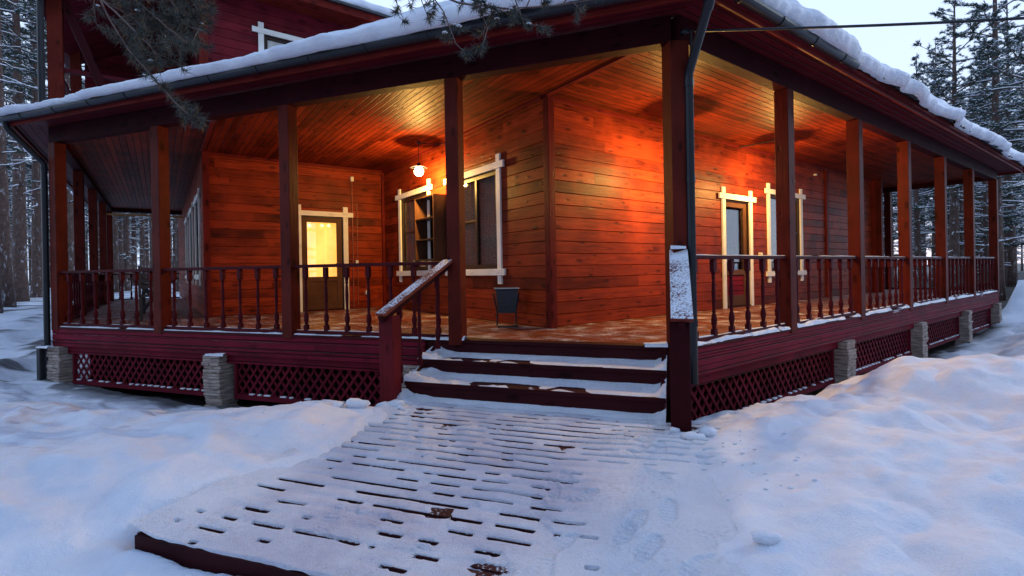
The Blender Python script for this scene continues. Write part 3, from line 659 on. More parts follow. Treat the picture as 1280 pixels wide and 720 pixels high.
# eave corner points
cAB = line_hit(P0+NA*EO, A, P0+NB*EO, B); cAC = line_hit(P0+NA*EO, A, PA[4]-B*EO, C); cBD = line_hit(P0+NB*EO, B, PB[6]+B*EO, C)
def eave(a, b, dinner, name_s, n_out, T, own, seed, lump, lipw=.07):
    L = np.linalg.norm(b-a); d = (b-a)/L
    # tiles: corrugated sheet edge
    ts = np.arange(0, L, .02); rr_ = np.array([-.03, .02, .3, 1, 2.5, 4.5, 7])
    TT, RR = np.meshgrid(ts, rr_, indexing='ij')
    x = a[0]+d[0]*TT-n_out[0]*RR; y = a[1]+d[1]*TT-n_out[1]*RR; z, *ds = roofz((x, y)); wave = .014*np.cos(TT*2*math.pi/.2)
    V = np.stack([x, y, z+.045+wave*(RR < 1.5)], -1).reshape(-1, 3); F = gridfaces(len(ts), len(rr_))
    ok = (ds[own] <= np.minimum.reduce(ds)+.06).ravel(); F = F[ok[F].all(1)]
    o = link('roof_tiles', fastmesh('roof_tiles', V, F, [TILE], smooth=True), house, Vector(-loc_of(house)))
    sol_ = o.modifiers.new('thickness', 'SOLIDIFY'); sol_.thickness = .012
    # snow layer
    ts = np.arange(0, L, .035); prof = [(.05, .0), (-.02, .03), (-.07, .16), (-.06, .30), (.0, .44), (.09, .54), (.16, .66), (.20, .84), (.28, .96), (.40, 1.0), (.6, 1.04), (1., 1.05), (1.6, 1.05), (2.4, 1.05), (3.5, 1.05), (5, 1.05), (7, 1.05)]
    TT = np.repeat(ts[:, None], len(prof), 1); RR = np.array([p[0] for p in prof])[None]+0*TT; HH = np.array([p[1] for p in prof])[None]+0*TT
    nb = fbm(TT*1.5+seed, RR*0+seed, 4)*1.4; nf = fbm(TT*4+seed, HH*1.5, 3)
    lip = (nb*.16+.05+np.maximum(0, vnoise(TT*1.2+seed*3, RR*0))*.10)*lump; fade = sstep(1.2, .1, RR)
    RR2 = RR+(lip-.10-(.09*sstep(6.5, 5, TT) if own == 0 else 0))*fade+nf*.045*fade*(HH > .01)
    x = a[0]+d[0]*TT-n_out[0]*RR2; y = a[1]+d[1]*TT-n_out[1]*RR2; z, *ds = roofz((x, y))
    th = T(TT)*(1+.3*fbm(TT*1.3+seed, RR*1.3, 3))*HH+(HH > .1)*((.05*fbm(TT*4+seed, RR*5, 4)*sstep(.9, .6, HH))+.015*fbm(TT*3+seed, RR*3, 3)+.03*fbm(TT*1.2, RR*1.5+seed, 2))*lump
    V = np.stack([x, y, z+.06*(HH > .05)+th], -1).reshape(-1, 3); F = gridfaces(len(ts), len(prof)); ok = (ds[own] <= np.minimum.reduce(ds)+.12).ravel(); F = F[ok[F].all(1)]
    o = link('roof_snow', fastmesh('roof_snow', V, F, [SNOW], smooth=True)); tag(o, name_s, 'snow', kind='stuff')
    # fascia, soffit
    m = MB(); m.bar(v3(a-n_out*.06, ZE-.04), v3(b-n_out*.06, ZE-.04), .025, .17); part(m, 'fascia', TRIMR, bevel=.004)
    return d, L
eave(cAB, cAC, None, 'snow blanket on the front porch roof, thinning to the left', NA, lambda t: .07+.09*sstep(9.5, 7, t)+.13*sstep(5.2, 2.2, t), 0, 3.3, .8)
eave(cAB, cBD, None, 'thick lumpy snow overhanging the right hand eave', NB, lambda t: .36+.03*np.sin(t*.9), 1, 8.1, .75)
eave(cAC, cAC+C*12, None, 'snow on the far left side of the porch roof', -B, lambda t: .15+0*t, 2, 1.1, .6)
eave(cBD, cBD+C*12, None, 'snow on the far end of the porch roof', B, lambda t: .3+0*t, 3, 6.1, .6)
def soffit(a0, b0, a1, b1, d, e, z0=3.215, z1=3.15):
    mb = MB(); pts_ = [v3(a0, z0), v3(b0, z0), v3(b1, z1), v3(a1, z1)]; mb.quad(pts_, [(float(np.dot(q[:2], d)), float(np.dot(q[:2], e))+30) for q in pts_]); part(mb, 'soffit', SOFF)
gA = line_hit(P0+NA*(EO-.05), A, P0+NB*(EO-.05), B)
soffit(P0-NA*.0, PA[4], cAB-NA*.0, cAC, A, NA); soffit(P0, PB[6], cAB, cBD, B, NB); soffit(PA[4], PC[4]+C*2, cAC, cAC+C*12.6, C, B); soffit(PB[6], PB[6]+C*9, cBD, cBD+C*9.5, C, B)
# gutters
def gutter(a, b, out, z=3.21, r=.062):
    n = 9; prof = [(math.cos(math.pi+math.pi*k/(n-1))*r, math.sin(math.pi+math.pi*k/(n-1))*r) for k in range(n)]
    a3, b3, o3 = v3(a, z), v3(b, z), v3(out); V = []
    full = prof+[(x*.9, y*.9) for x, y in prof[::-1]]; m = len(full)
    for P in (a3, b3): V += [P+o3*x+UZ*y for x, y in full]
    F = [(i, (i+1) % m, m+(i+1) % m, m+i) for i in range(m)]+[tuple(range(m))[::-1], tuple(range(m, 2*m))]
    mb = MB(); mb.add(V, F); L = np.linalg.norm(b3-a3); t = .4
    while t < L:
        P = a3+(b3-a3)/L*t; mb.tube([P+(b3-a3)/L*-.02+UZ*-.0, P+(b3-a3)/L*.02], .001, 4)
        ring = []
        for k in range(n): ring.append(P+o3*prof[k][0]*1.08+UZ*prof[k][1]*1.08)
        for k in range(n-1): mb.bar(ring[k], ring[k+1], .03, .006, up=unit(np.cross((b3-a3)/L, ring[k+1]-ring[k])))
        t += .75
    return part(mb, 'gutter', GUT)
gutter(cAB+NA*.02+A*.03, cAC+NA*.02+A*.1, NA); gutter(cAB+NB*.02-B*.0+B*.03, cAB+B*3.1+NB*.02, NB, z=3.21); gutter(cAC-B*.02, cAC-B*.02+C*11, -B)
def pipe(pts_, r=.042, name='downpipe'):
    # rounded elbows
    out = [np.array(pts_[0], float)]
    for i in range(1, len(pts_)-1):
        p, a, b = map(lambda q: np.array(q, float), (pts_[i], pts_[i-1], pts_[i+1])); ra = unit(a-p)*.05; rb = unit(b-p)*.05
        for t in (0, .33, .67, 1): out.append((1-t)**2*(p+ra)+2*t*(1-t)*p+t*t*(p+rb))
    out.append(np.array(pts_[-1], float)); mb = MB(); mb.tube(out, r, 12)
    for i in range(1, len(pts_)-1):
        mb.tube([np.array(pts_[i])+unit(np.array(pts_[i+1], float)-pts_[i])*.05, np.array(pts_[i])+unit(np.array(pts_[i+1], float)-pts_[i])*.12], r+.006, 12)
    return part(mb, name, GUT, smooth=False)
pq = P0+unit(NA+NB)*.0+B*.03+NB*.125
pipe([v3(cAB, 3.19)+v3(B)*.03, v3(cAB, 3.10)+v3(B)*.03, v3(pq, 2.62), v3(pq, 1.7), v3(pq, -.35)])
pl_ = cAC-A*.15+NA*.02; pw = PA[4]+A*.15+NA*.10
pipe([v3(cAC, 3.17), v3(cAC, 3.08), v3(pw, 2.62), v3(pw, -.85)], .042)
m = MB(); m.box(v3(pw+A*.05, -.66), v3(A)*.045, v3(NA)*.1, UZ*.32); part(m, 'rain_chute', BLK, bevel=.01)
pr = P0+NA*.14+A*.0
m = MB(); m.tube([v3(P0+NB*.12-A*.05, 3.02), v3(P0+NB*.12-A*.05, 0.2)], .012, 8); part(m, 'cable_conduit', BLK)

# upper storey ---------------------------------------------------------------
WU = (-2.40, -1.2, 4.3, 5.52)
part(siding(K1, B, -3.4655, 6, 3.3, 6.35, [WU], NW), 'wall', UPW)
part(siding(K1+C*3.0, B, -5.35, -3.4, 3.2, 7.5, (), NW), 'wall', UPW)
part(siding(K2, C, 0, 9, 3.3, 8, (), -B), 'wall', UPW)
corner(K2+B*.045-C*.045, .14, 3.3, 7.5)
win(K1, B, NW, *WU, lab='white trimmed upstairs window above the porch roof', mull=.6)
UP = K1-B*5.43
m = MB(); m.box(v3(UP, 5.6), v3(B)*.09, v3(C)*.09, UZ*2.4); part(m, 'balcony_post', POST)
m = MB(); m.bar(v3(UP+C*2.4, 3.4), v3(UP+C*2.4, 8), .16, .16, up=v3(B)); part(m, 'balcony_post', POST)
m = MB(); m.bar(v3(UP, 4.14), v3(K2, 4.14), .08, .06); m.bar(v3(UP, 4.14), v3(UP+C*2.4, 4.14), .08, .06); part(m, 'balcony_rail', RAILM)
m = MB(); m.bar(v3(UP-C*.0+B*.1, 5.3), v3(UP+B*.62, 3.8), .12, .12, up=v3(C)); part(m, 'brace', BEAM)
m = MB()
q = [v3(UP-B*.2-C*.6, 5.15), v3(K2-C*.6, 6.4), v3(K2+C*3, 6.4), v3(UP-B*.2+C*3, 5.15)]; m.quad(q, [(float(w[2]*2), float(np.dot(w[:2], C))) for w in q]); m.quad([w+UZ*.12 for w in q][::-1]); part(m, 'balcony_ceiling', SOFF)
pw2 = UP-B*.16-C*.10
m = MB(); m.tube([v3(pw2, 3.5), v3(pw2, 8)], .045, 10); part(m, 'downpipe', GUT)
# upper eave with snow, running along B above the window
m = MB(); o0 = K1-C*.55
m.bar(v3(o0-B*4.4, 6.2-.0), v3(o0+B*.35, 6.2), .03, .17); m.bar(v3(o0-B*4.4+C*.27, 6.14), v3(o0+B*.35+C*.27, 6.14), .5, .02); part(m, 'upper_fascia', TRIMR)
m = MB(); m.bar(v3(o0-B*4.5-C*.04, 6.29), v3(o0+B*.4-C*.04, 6.29), .07, .05); part(m, 'roof_edge', TILE)
ts = np.arange(-4.6, .46, .04); prof = [(.02, 0), (-.06, .04), (-.08, .1), (-.04, .17), (.05, .23), (.3, .33), (1., .55), (2.5, 1.0)]
TT = np.repeat(ts[:, None], len(prof), 1); RR = np.array([p[0] for p in prof])[None]+fbm(TT*2, TT*0, 3)*.1; HH = np.array([p[1] for p in prof])[None]+fbm(TT*2.2, RR*2+4, 3)*.06
ef = np.sqrt(np.clip((.46-TT)/.25, 0, 1)); x = o0[0]+B[0]*TT+C[0]*RR; y = o0[1]+B[1]*TT+C[1]*RR
tag(link('roof_snow', fastmesh('roof_snow', np.stack([x, y, 6.31+HH*ef], -1).reshape(-1, 3), gridfaces(len(ts), len(prof)), [SNOW], smooth=True)), 'snow on the upper storey eave above the small window', 'snow', kind='stuff')
m = MB(); q = [v3(o0-B*4.5, 6.3), v3(o0+B*.42, 6.3), v3(o0+B*.42+C*8, 8.1), v3(o0-B*4.5+C*8, 8.1)]; m.quad(q); part(m, 'upper_roof', TILE)
part(siding(K1+B*.0, C, 0, 7, 3.3, 6.3, (), B), 'wall', UPW)

# small fittings on the walls
def onW(O, d, n, s, z, o): return v3(O)+v3(d)*s+v3(n)*o+UZ*z
for s, z0, z1, r in ((-.72, .0, 2.86, .012), (-.62, .08, 2.3, .009)):
    m = MB(); m.tube([onW(K1, B, NW, s, z0, .02), onW(K1, B, NW, s, z1, .02)], r, 8); part(m, 'conduit', PIPEC)
for s, z, w, h in ((-.72, 2.82, .035, .05), (-.64, 1.02, .03, .035), (-.42, .34, .045, .045)):
    m = MB(); m.box(onW(K1, B, NW, s, z, .03), v3(B)*w, v3(C)*.03, UZ*h); part(m, 'socket_box', PLAST, bevel=.008)
for s, z in ((5.55, 1.0), (7.0, 2.6), (8.1, 2.85)):
    m = MB(); m.box(onW(K0, B, NB, s, z, .03), v3(B)*.035, v3(C)*.03, UZ*.04 if z < 2 else UZ*.02); part(m, 'socket_box', PLAST, bevel=.008)
m = MB(); m.tube([onW(K0, B, NB, 4.78, 3.035, .02), v3(K0+B*4.95+NB*.72, 3.045)], .012, 8); part(m, 'ceiling_conduit', BLK)

# ------------------------------------------------------------------ lamps
GLOW = simple('bulb_glow', (1, .8, .5), emit=(1, .72, .34), es=45)
def lamp(P, z, en, lab, wall=None):
    r = empty('hanging_lamp', (P[0], P[1], HC), lab, 'lamp', 'bare bulb lamps hanging from the porch ceiling')
    m = MB(); m.tube([v3(P, HC), v3(P, z+.13)], .006, 6); m.lathe([(.03, 0), (.035, .02), (.02, .03)], (P[0], P[1], HC-.032), 12); m.build('cord', BLK, r)
    m = MB(); m.lathe([(.02, .05), (.032, .065), (.032, .12), (.014, .135)], (P[0], P[1], z), 14); m.lathe([(.031, .060), (.15, .045), (.152, .049), (.031, .09)], (P[0], P[1], z), 24); m.build('socket', BLK, r)
    m = MB(); R = .082; m.lathe([(R*math.sin(a), -R*math.cos(a)) for a in np.linspace(.05, math.pi*.83, 14)], (P[0], P[1], z-.02), 20); b_ = m.build('bulb', GLOW, r, smooth=True); b_.visible_shadow = True
    ld = bpy.data.lights.new('lamp_light', 'POINT'); ld.energy = en; ld.color = (1, .56, .13); ld.shadow_soft_size = .05
    lo = bpy.data.objects.new('lamp_light', ld); COL.objects.link(lo); lo.parent = r; lo.location = (0, 0, z-.16-HC)
    if wall is not None:
        m = MB(); m.tube([v3(P, HC-.04), v3(wall, HC-.06)], .007, 6); m.build('wall_cable', BLK, r)
lamp(K0+C*2.92-B*.42, 2.56, 230, 'glowing bare bulb on a cord between the two left windows', K0+C*2.6)
lamp(K0+B*1.95+NB*.72, 2.36, 205, 'glowing bulb hidden behind the corner post', None)
lamp(K0+B*4.95+NB*.78, 2.45, 175, 'glowing bulb hidden behind the second post, above the dark door', None)

# ------------------------------------------------------------------ stairs
st = empty('porch_stairs', (*wAF(1.4, .5), -.55), 'wide dark wooden steps with snowy treads and two sloping handrails', 'stairs')
S0, S1 = 0.12, 2.68; lev = [(-.0, .06), (-.172, .36), (-.345, .68)]
for i, (z, off) in enumerate(lev):
    m = MB(); o0_ = -.1 if i == 0 else lev[i-1][1]-.05
    m.box(v3(wAF((S0+S1)/2, (o0_+off)/2), z-.022+(.004 if i == 0 else 0)), v3(A)*(S1-S0)/2, v3(NA)*(off-o0_)/2, UZ*.02); m.build('tread', STEP, st, bevel=.004)
    m = MB(); m.box(v3(wAF((S0+S1)/2, off-.03), z-.1235), v3(A)*(S1-S0-.02)/2, v3(NA)*.015, UZ*.0805); m.build('riser', STEP, st)
for s in (S0+.03, S1-.03):
    m = MB()
    V = [];
    for ss in (s-.02, s+.02): V += [v3(wAF(ss, o), z) for o, z in ((.0, -.045), (.33, -.22), (.65, -.39), (.65, -.62), (.0, -.62))]
    m.add(V, [(4, 3, 2, 1, 0), (5, 6, 7, 8, 9)]+[(k, (k+1) % 5, 5+(k+1) % 5, 5+k) for k in range(5)]); m.build('stringer', STEP, st)
def newel(s, off, top, base):
    m = MB(); m.box(v3(wAF(s, off), (top+base)/2), v3(A)*.078, v3(NA)*.078, UZ*(top-base)/2); return m.build('newel_post', NEWEL if s > 1 else BEAM, st, bevel=.006)
newel(2.76, .80, .34, -.75); newel(-.0, .86, .34, -.75)
def handrail(a, b, w=.15, mt=None):
    m = MB(); m.bar(a, b, w, .035); h = m.build('handrail', mt or HAND, st, bevel=.006)
    m = MB(); m.bar(a-UZ*.05, b-UZ*.05, .05, .065); m.build('handrail_support', BEAM, st)
hl0, hl1 = v3(PA[1]+NA*.06+A*.07, .895), v3(wAF(2.78, .93), .355); hr0, hr1 = v3(P0+NA*.06, .93), v3(wAF(-.02, 1.0), .355)
handrail(hl0, hl1, .15, HAND2); handrail(hr0, hr1, .17)
for k in range(3):
    t = (k+.7)/3.6; p = hl0*(1-t)+hl1*t; zb = -.03-.5*t; o = baluster(st, p, 0); o.location.z = zb-loc_of(st)[2]; o.scale = (1, 1, (p[2]-.06-zb)/.85)
# snow lying on treads
def tread_snow(z, o0, o1, seed, back=.05, front=.012):
    ss = np.arange(S0-.0, S1+.04, .016); oo = np.linspace(0, 1, 22); SS, OO = np.meshgrid(ss, oo, indexing='ij')
    off = o0+(o1-o0)*OO; n1 = fbm(SS*5+seed, OO*2, 4); h = back*sstep(.5, .0, OO+n1*.3)+front*(1+n1*1.2)
    ends = sstep(.40, .02, S1+.04-SS)+sstep(.12, .0, SS-S0); lump = np.abs(fbm(SS*9+seed, OO*3, 3))
    h = h+ends*(.03+.10*lump)*sstep(1., .75, OO)
    h = h-.02*sstep(.0, .25, fbm(SS*3.2+seed*2, OO*1.6, 5))*(1-ends)*sstep(.25, .6, OO)
    h = np.maximum(h, -.01)*sstep(1.01, .93, OO)+(-.01)*(1-sstep(1.01, .93, OO))
    q = wAF(0, 0); x = P0[0]+A[0]*SS+NA[0]*off; y = P0[1]+A[1]*SS+NA[1]*off
    return np.stack([x, y, z+h], -1).reshape(-1, 3), gridfaces(len(ss), len(oo))
Vs = []; Fs = []; k = 0
for z, a, b, sd_, bk in ((-.174, .04, .36, 1, .03), (-.347, .34, .68, 2, .035), (-.530, .66, .86, 3, .035)):
    V, F = tread_snow(z, a, b, sd_, bk, .007); Vs.append(V); Fs.append(F+k); k += len(V)
tag(link('step_snow', fastmesh('step_snow', np.concatenate(Vs), np.concatenate(Fs), [SNOWB], smooth=True)), 'patchy trodden snow lying on the steps', 'snow', kind='stuff')

# ------------------------------------------------------------------ boardwalk
bwk = empty('boardwalk', (*wAF(1.2, 2), -.55), 'low plank boardwalk leading to the steps, thinly covered with trodden snow', 'boardwalk')
pit = .118; m = MB(); off = .70; k = 0; gaps = []
while off < 3.28:
    m.box(v3(wAF(1.0, off+pit/2), -.553+rnd.uniform(-.002, .002)), v3(A)*1.6, v3(NA)*(pit/2-.011), UZ*.018); gaps.append(off); off += pit
m.build('planks', PLANK, bwk)
m = MB(); m.box(v3(wAF(1.0, off+.012), -.63), v3(A)*1.62, v3(NA)*.018, UZ*.095); m.build('front_board', STEP, bwk, bevel=.005)
m = MB(); m.box(v3(wAF(2.6+.02, 2.0), -.63), v3(NA)*1.3, v3(A)*.018, UZ*.09); m.build('side_board', STEP, bwk)
m = MB(); m.box(v3(wAF(1.0, 2.0), -.70), v3(A)*1.58, v3(NA)*1.28, UZ*.01); m.build('underside_shade', INT, bwk)  # near-black sheet, shade below the plank slots put into its colour
OFFE = off
ss = np.arange(-.62, 2.68, .011); oo = np.arange(.72, OFFE+.030, .0065); SS, OO = np.meshgrid(ss, oo, indexing='ij')
xw = P0[0]+A[0]*SS+NA[0]*OO; yw = P0[1]+A[1]*SS+NA[1]*OO
ph = np.mod(OO-.70, pit); dg = np.minimum(ph, pit-ph); row = np.round((OO-.70)/pit)
gate = vnoise(SS*10+row*13.7, row*7.1)+.6*vnoise(SS*9+row*3.3, row*1.7+50)
cover = fbm(SS*.8+2, OO*.8, 3)                                      # where the snow is thicker
cov2 = .42*sstep(1.0, .0, SS)*sstep(1.3, 2.3, OO)+.30*sstep(2.35, 2.62, SS)+.12*sstep(2.4, 3.3, OO)
slot = sstep(.0, .08, gate-.02-cover*.5-cov2*1.0+.25*sstep(.7, .2, np.abs(OO-1.2)))*sstep(.015, .009, dg)*(row > .5)
h = .012+.007*fbm(SS*6, OO*6, 4)+.016*np.maximum(0, fbm(SS*2.1, OO*2.1, 3)+.1)-.011*sstep(.045, .0, dg)*sstep(.2, -.2, cover+cov2*1.6-.2)
h = h+.05*sstep(.75, .0, SS-.0)*sstep(.0, .6, OO-.8)*.5+.03*sstep(2.45, 2.68, SS)
worn = sstep(.36, .50, fbm(SS*2.6+31, OO*2.6+7, 5)-cov2*.5); h = h-worn*.016
# bootprints
for i in range(60):
    fs, fo = rnd.uniform(-.15, 1.9), rnd.uniform(.9, 3.2); an = rnd.gauss(0, .35)
    if fs > 1.3 and rnd.random() < .5: continue
    ds_, do_ = SS-fs, OO-fo; u_ = ds_*math.cos(an)+do_*math.sin(an); w_ = -ds_*math.sin(an)+do_*math.cos(an)
    e = (u_/.045)**2+(np.abs(w_)/.125)**2.6+.5*fbm(SS*14+i, OO*14, 3); tread = .5+.5*np.sign(np.sin(w_*190))
    h = h-(.007+.005*tread)*sstep(1.1, .8, e)+.0015*np.exp(-((e-1.25)/.25)**2)
h = np.where(worn > .3, h, np.maximum(h, .0035+.003*fbm(SS*12, OO*12, 2))); zz = -.535+h-slot*.07
zz = zz-.02*sstep(OFFE+.012, OFFE+.030, OO+fbm(SS*5, SS*0, 3)*.015)
bsm = fastmesh('boardwalk_snow', np.stack([xw, yw, zz], -1).reshape(-1, 3), gridfaces(len(ss), len(oo)), [SNOWB], smooth=True)
bsm.attributes.new('trod', 'FLOAT', 'POINT').data.foreach_set('value', np.clip(sstep(.15, .85, SS+fbm(SS*2, OO*2, 4)*.5)*sstep(2.6, 2.1, SS+fbm(SS*2+9, OO*2, 4)*.4)+.0, 0, 1).astype('f').ravel())
tag(link('boardwalk_snow', bsm), 'thin trodden snow with bootprints and dark slots between the planks', 'snow', kind='stuff')

# loose clods broken off by the shovel
m = MB(); rc = random.Random(3)
def clod(x, y, z, r):
    n_, k_ = 9, 6; V = []; ph_ = rc.random()*50; sx, sy, sz = rc.uniform(.8, 1.4), rc.uniform(.7, 1.1), rc.uniform(.5, .8)
    for i in range(k_+1):
        for j in range(n_):
            t, u = math.pi*i/k_, 2*math.pi*j/n_; q = np.array([math.sin(t)*math.cos(u), math.sin(t)*math.sin(u), math.cos(t)])
            rr = r*(1+.5*float(vnoise(np.array(q[0]*1.7+ph_+9), np.array(q[1]*1.7+q[2]*1.9+ph_)))*1.3); V.append((x+q[0]*rr*sx, y+q[1]*rr*sy, z+q[2]*rr*sz))
    m.add(V, [(i*n_+j, (i+1)*n_+j, (i+1)*n_+(j+1) % n_, i*n_+(j+1) % n_) for i in range(k_) for j in range(n_)])
for s_, o_, r_ in [(2.60, .98, .085), (2.68, 1.05, .06), (2.52, 1.02, .04), (2.86, 1.22, .10), (3.0, 1.3, .055), (-.08, 1.12, .06), (-.2, 1.0, .08), (.05, .98, .04), (-.35, 2.6, .045)]+[(rc.choice((rc.uniform(2.55, 3.6), rc.uniform(-.7, -.2))), rc.uniform(.9, 2.2), rc.uniform(.005, .014)) for _ in range(40)]:
    q = wAF(s_, o_); zz_, _u = ground_z(np.array([q[0]]), np.array([q[1]])); clod(q[0], q[1], max(float(zz_[0]), -.53)+r_*.25, r_)
tag(m.build('snow_clods', SNOW, None, smooth=True), 'loose clods of shovelled snow along both edges of the boardwalk', 'snow', kind='stuff')

# ------------------------------------------------------------------ snow on rails and ledges
Vs = []; Fs = []; k = 0
def strip_snow(a, b, z, w, hmax, seed, gapy=0.):
    global k
    L = np.linalg.norm(b-a); d = (b-a)/L; n = A2(d[1], -d[0]); ts = np.arange(0, L, .02); cs = np.linspace(-1, 1, 7); TT, CC = np.meshgrid(ts, cs, indexing='ij')
    nn = fbm(TT*3+seed, CC*.6, 4); hh = hmax*(1+nn*1.3)*np.sqrt(np.maximum(0, 1-np.abs(CC)**3))
    if gapy: hh = hh-hmax*2.2*sstep(.0, .15, fbm(TT*2.2+seed*1.7, TT*0, 3)-(.35-gapy))
    hh = np.where(np.abs(CC) > .99, -.004, hh); wob = 1+.35*fbm(TT*4+seed, TT*0+CC, 3)
    x = a[0]+d[0]*TT+n[0]*CC*w/2*wob; y = a[1]+d[1]*TT+n[1]*CC*w/2*wob
    Vs.append(np.stack([x, y, z+hh], -1).reshape(-1, 3)); Fs.append(gridfaces(len(ts), 7)+k); k += len(Vs[-1])
for i in range(1, 4): strip_snow(PA[i]+A*.08+NA*.035, PA[i+1]-A*.08+NA*.035, -.004, .055, .014, i*7.7, .1)
for i in range(6):
    strip_snow(PB[i]+B*.09+NB*.035, PB[i+1]-B*.08+NB*.035, -.004, .085, .034, i*5.3+2, .12); strip_snow(PB[i]+B*.09, PB[i+1]-B*.08, HR, .06, .006, i*3.3+1, .1)
    strip_snow(PB[i]+B*.09, PB[i+1]-B*.08, .05, .03, .010, i*9.3+1, .2)
for i in range(1, 4): strip_snow(PA[i]+A*.08, PA[i+1]-A*.08, .05, .03, .007, i*4.7, .25)
strip_snow(wAF(.12, .0), wAF(.34, .04), .0, .12, .035, 4.4); strip_snow(wAF(2.28, .02), wAF(2.66, .03), .0, .10, .03, 9.4)
for t in range(3): strip_snow(PB[6]+C*(2.3*t+.1), PB[6]+C*(2.3*t+2.2), HR, .06, .01, t*2.2)
strip_snow(PA[4]+A*.0-C*.12+NA*.12, PA[4]+A*.3-C*.12+NA*.12, -.315, .1, .03, 2.2); strip_snow(wAF(5.83, .07), wAF(6.17, .07), -.315, .12, .025, 3.9)
strip_snow(P0-NA*-.12+A*.07, P0+NA*.12-A*.07, .95, .1, .02, 1.9)
tag(link('ledge_snow', fastmesh('ledge_snow', np.concatenate(Vs), np.concatenate(Fs), [SNOW], smooth=True)), 'thin ridges of snow along the porch edge and handrails', 'snow', kind='stuff')

# ------------------------------------------------------------------ bin on the porch
bp_ = K0+C*.54-B*.27
bn = empty('litter_bin', (bp_[0], bp_[1], 0), 'small dark metal litter bin hung in a frame by the wall corner', 'bin')
d3, e3 = v3(unit(B*.6-C*.8)), v3(unit(B*.8+C*.6)); c0 = v3(bp_, 0)
d3, e3 = v3(unit(A2(1, .12))), v3(unit(A2(-.12, 1)))
m = MB(); hw, hd = .16, .12
V = [c0+d3*sx*w*hw+e3*sy*w*hd+UZ*z for w, z in ((1, .52), (.93, .50), (.72, .19)) for sx, sy in ((-1, -1), (1, -1), (1, 1), (-1, 1))]
V += [c0+d3*sx*.93*hw+e3*sy*.93*hd+UZ*.52 for sx, sy in ((-1, -1), (1, -1), (1, 1), (-1, 1))]+[c0+d3*sx*.68*hw+e3*sy*.68*hd+UZ*.21 for sx, sy in ((-1, -1), (1, -1), (1, 1), (-1, 1))]
F = []
for a_ in (0, 4): F += [(a_+i, a_+4+i, a_+4+(i+1) % 4, a_+(i+1) % 4) for i in range(4)]
F += [(8, 9, 10, 11)]+[(i, (i+1) % 4, 12+(i+1) % 4, 12+i) for i in range(4)]+[(12+i, 12+(i+1) % 4, 16+(i+1) % 4, 16+i) for i in range(4)]+[(19, 18, 17, 16)]
m.add(V, F); m.build('bucket', BINM, bn)
m = MB()
for sx in (-1, 1):
    m.tube([c0+d3*sx*(hw+.02)+e3*.02+UZ*.46, c0+d3*sx*(hw-.03)+e3*.02+UZ*.2, c0+d3*sx*(hw-.03)+e3*.02+UZ*.02], .011, 8)
    m.tube([c0+d3*sx*(hw-.03)-e3*.16+UZ*.015, c0+d3*sx*(hw-.03)+e3*.16+UZ*.015], .012, 8)
m.tube([c0-d3*(hw-.03)-e3*.15+UZ*.015, c0+d3*(hw-.03)-e3*.15+UZ*.015], .011, 8); m.build('stand', BLK, bn)
m = MB()
for a_, b_ in (((-1, -1), (1, -1)), ((1, -1), (1, 1)), ((1, 1), (-1, 1)), ((-1, 1), (-1, -1))): m.bar(c0+d3*a_[0]*hw+e3*a_[1]*hd+UZ*.528, c0+d3*b_[0]*hw+e3*b_[1]*hd+UZ*.528, .02, .012)
m.build('rim', simple('bin_rim_metal', (.35, .35, .34), .4, .8), bn)

# table and benches on the left side porch, drying pole
tb = K2+C*1.2-B*.75; t_ = empty('porch_table', (tb[0], tb[1], 0), 'dark table with cross legs standing on the left side porch', 'table')
m = MB(); m.box(v3(tb, .74), v3(B)*.38, v3(C)*.7, UZ*.02); m.build('tabletop', FURN, t_, bevel=.01)
for s in (-.5, .5):
    for g in (-1, 1):
        m = MB(); m.bar(v3(tb+C*s-B*.3*g, .0), v3(tb+C*s+B*.3*g, .72), .05, .05, up=v3(C)); m.build('leg', FURN, t_)
for q, lb in ((-.0, 'dark slatted chair at the near end of the porch table'), (2.4, 'dark slatted chair at the far end of the porch table')):
    cc = tb+C*(-1.0+q) if q == 0 else tb+C*1.1; ch = empty('porch_chair', (cc[0], cc[1], 0), lb, 'chair', 'chairs at the porch table'); sg = -1 if q == 0 else 1
    m = MB(); m.box(v3(cc, .44), v3(B)*.22, v3(C)*.21, UZ*.02); m.build('seat', FURN, ch, bevel=.006)
    m = MB()
    for z in (.6, .7, .8, .9): m.box(v3(cc+C*sg*.2, z), v3(B)*.2, v3(C)*.01, UZ*.03)
    for x_ in (-.2, .2): m.box(v3(cc+C*sg*.2+B*x_, .7), v3(B)*.02, v3(C)*.018, UZ*.26)
    m.build('backrest', FURN, ch)
    for x_ in (-.19, .19):
        for y_ in (-.18, .18): m = MB(); m.box(v3(cc+B*x_+C*y_, .21), v3(B)*.02, v3(C)*.02, UZ*.21); m.build('leg', FURN, ch)
m = MB(); pa, pb = v3(PC[3]+B*.05, 2.62), v3(K2+C*7.7-B*.02, 2.62); m.bar(pa, pb, .05, .05); dpz = m.build('drying_pole', LIGHTW, None); tag(dpz, 'pale wooden pole spanning the far left porch near the ceiling', 'pole')

# ------------------------------------------------------------------ cable
a, b = v3(P0+NB*.12, 3.03), np.array([6.5, 3.6, 2.72]); pts_ = []
for i in range(40):
    t = i/39; p = a*(1-t)+b*t; p[2] -= .05*math.sin(math.pi*t); pts_.append(p)
m = MB(); m.tube(pts_, .012, 6); m.tube([v3(P0+NB*.08, 3.03), v3(P0+NB*.14, 3.03)], .03, 8); c_ = m.build('power_cable', BLK, None, smooth=True); tag(c_, 'black power cable running from the corner post off to the right', 'cable')

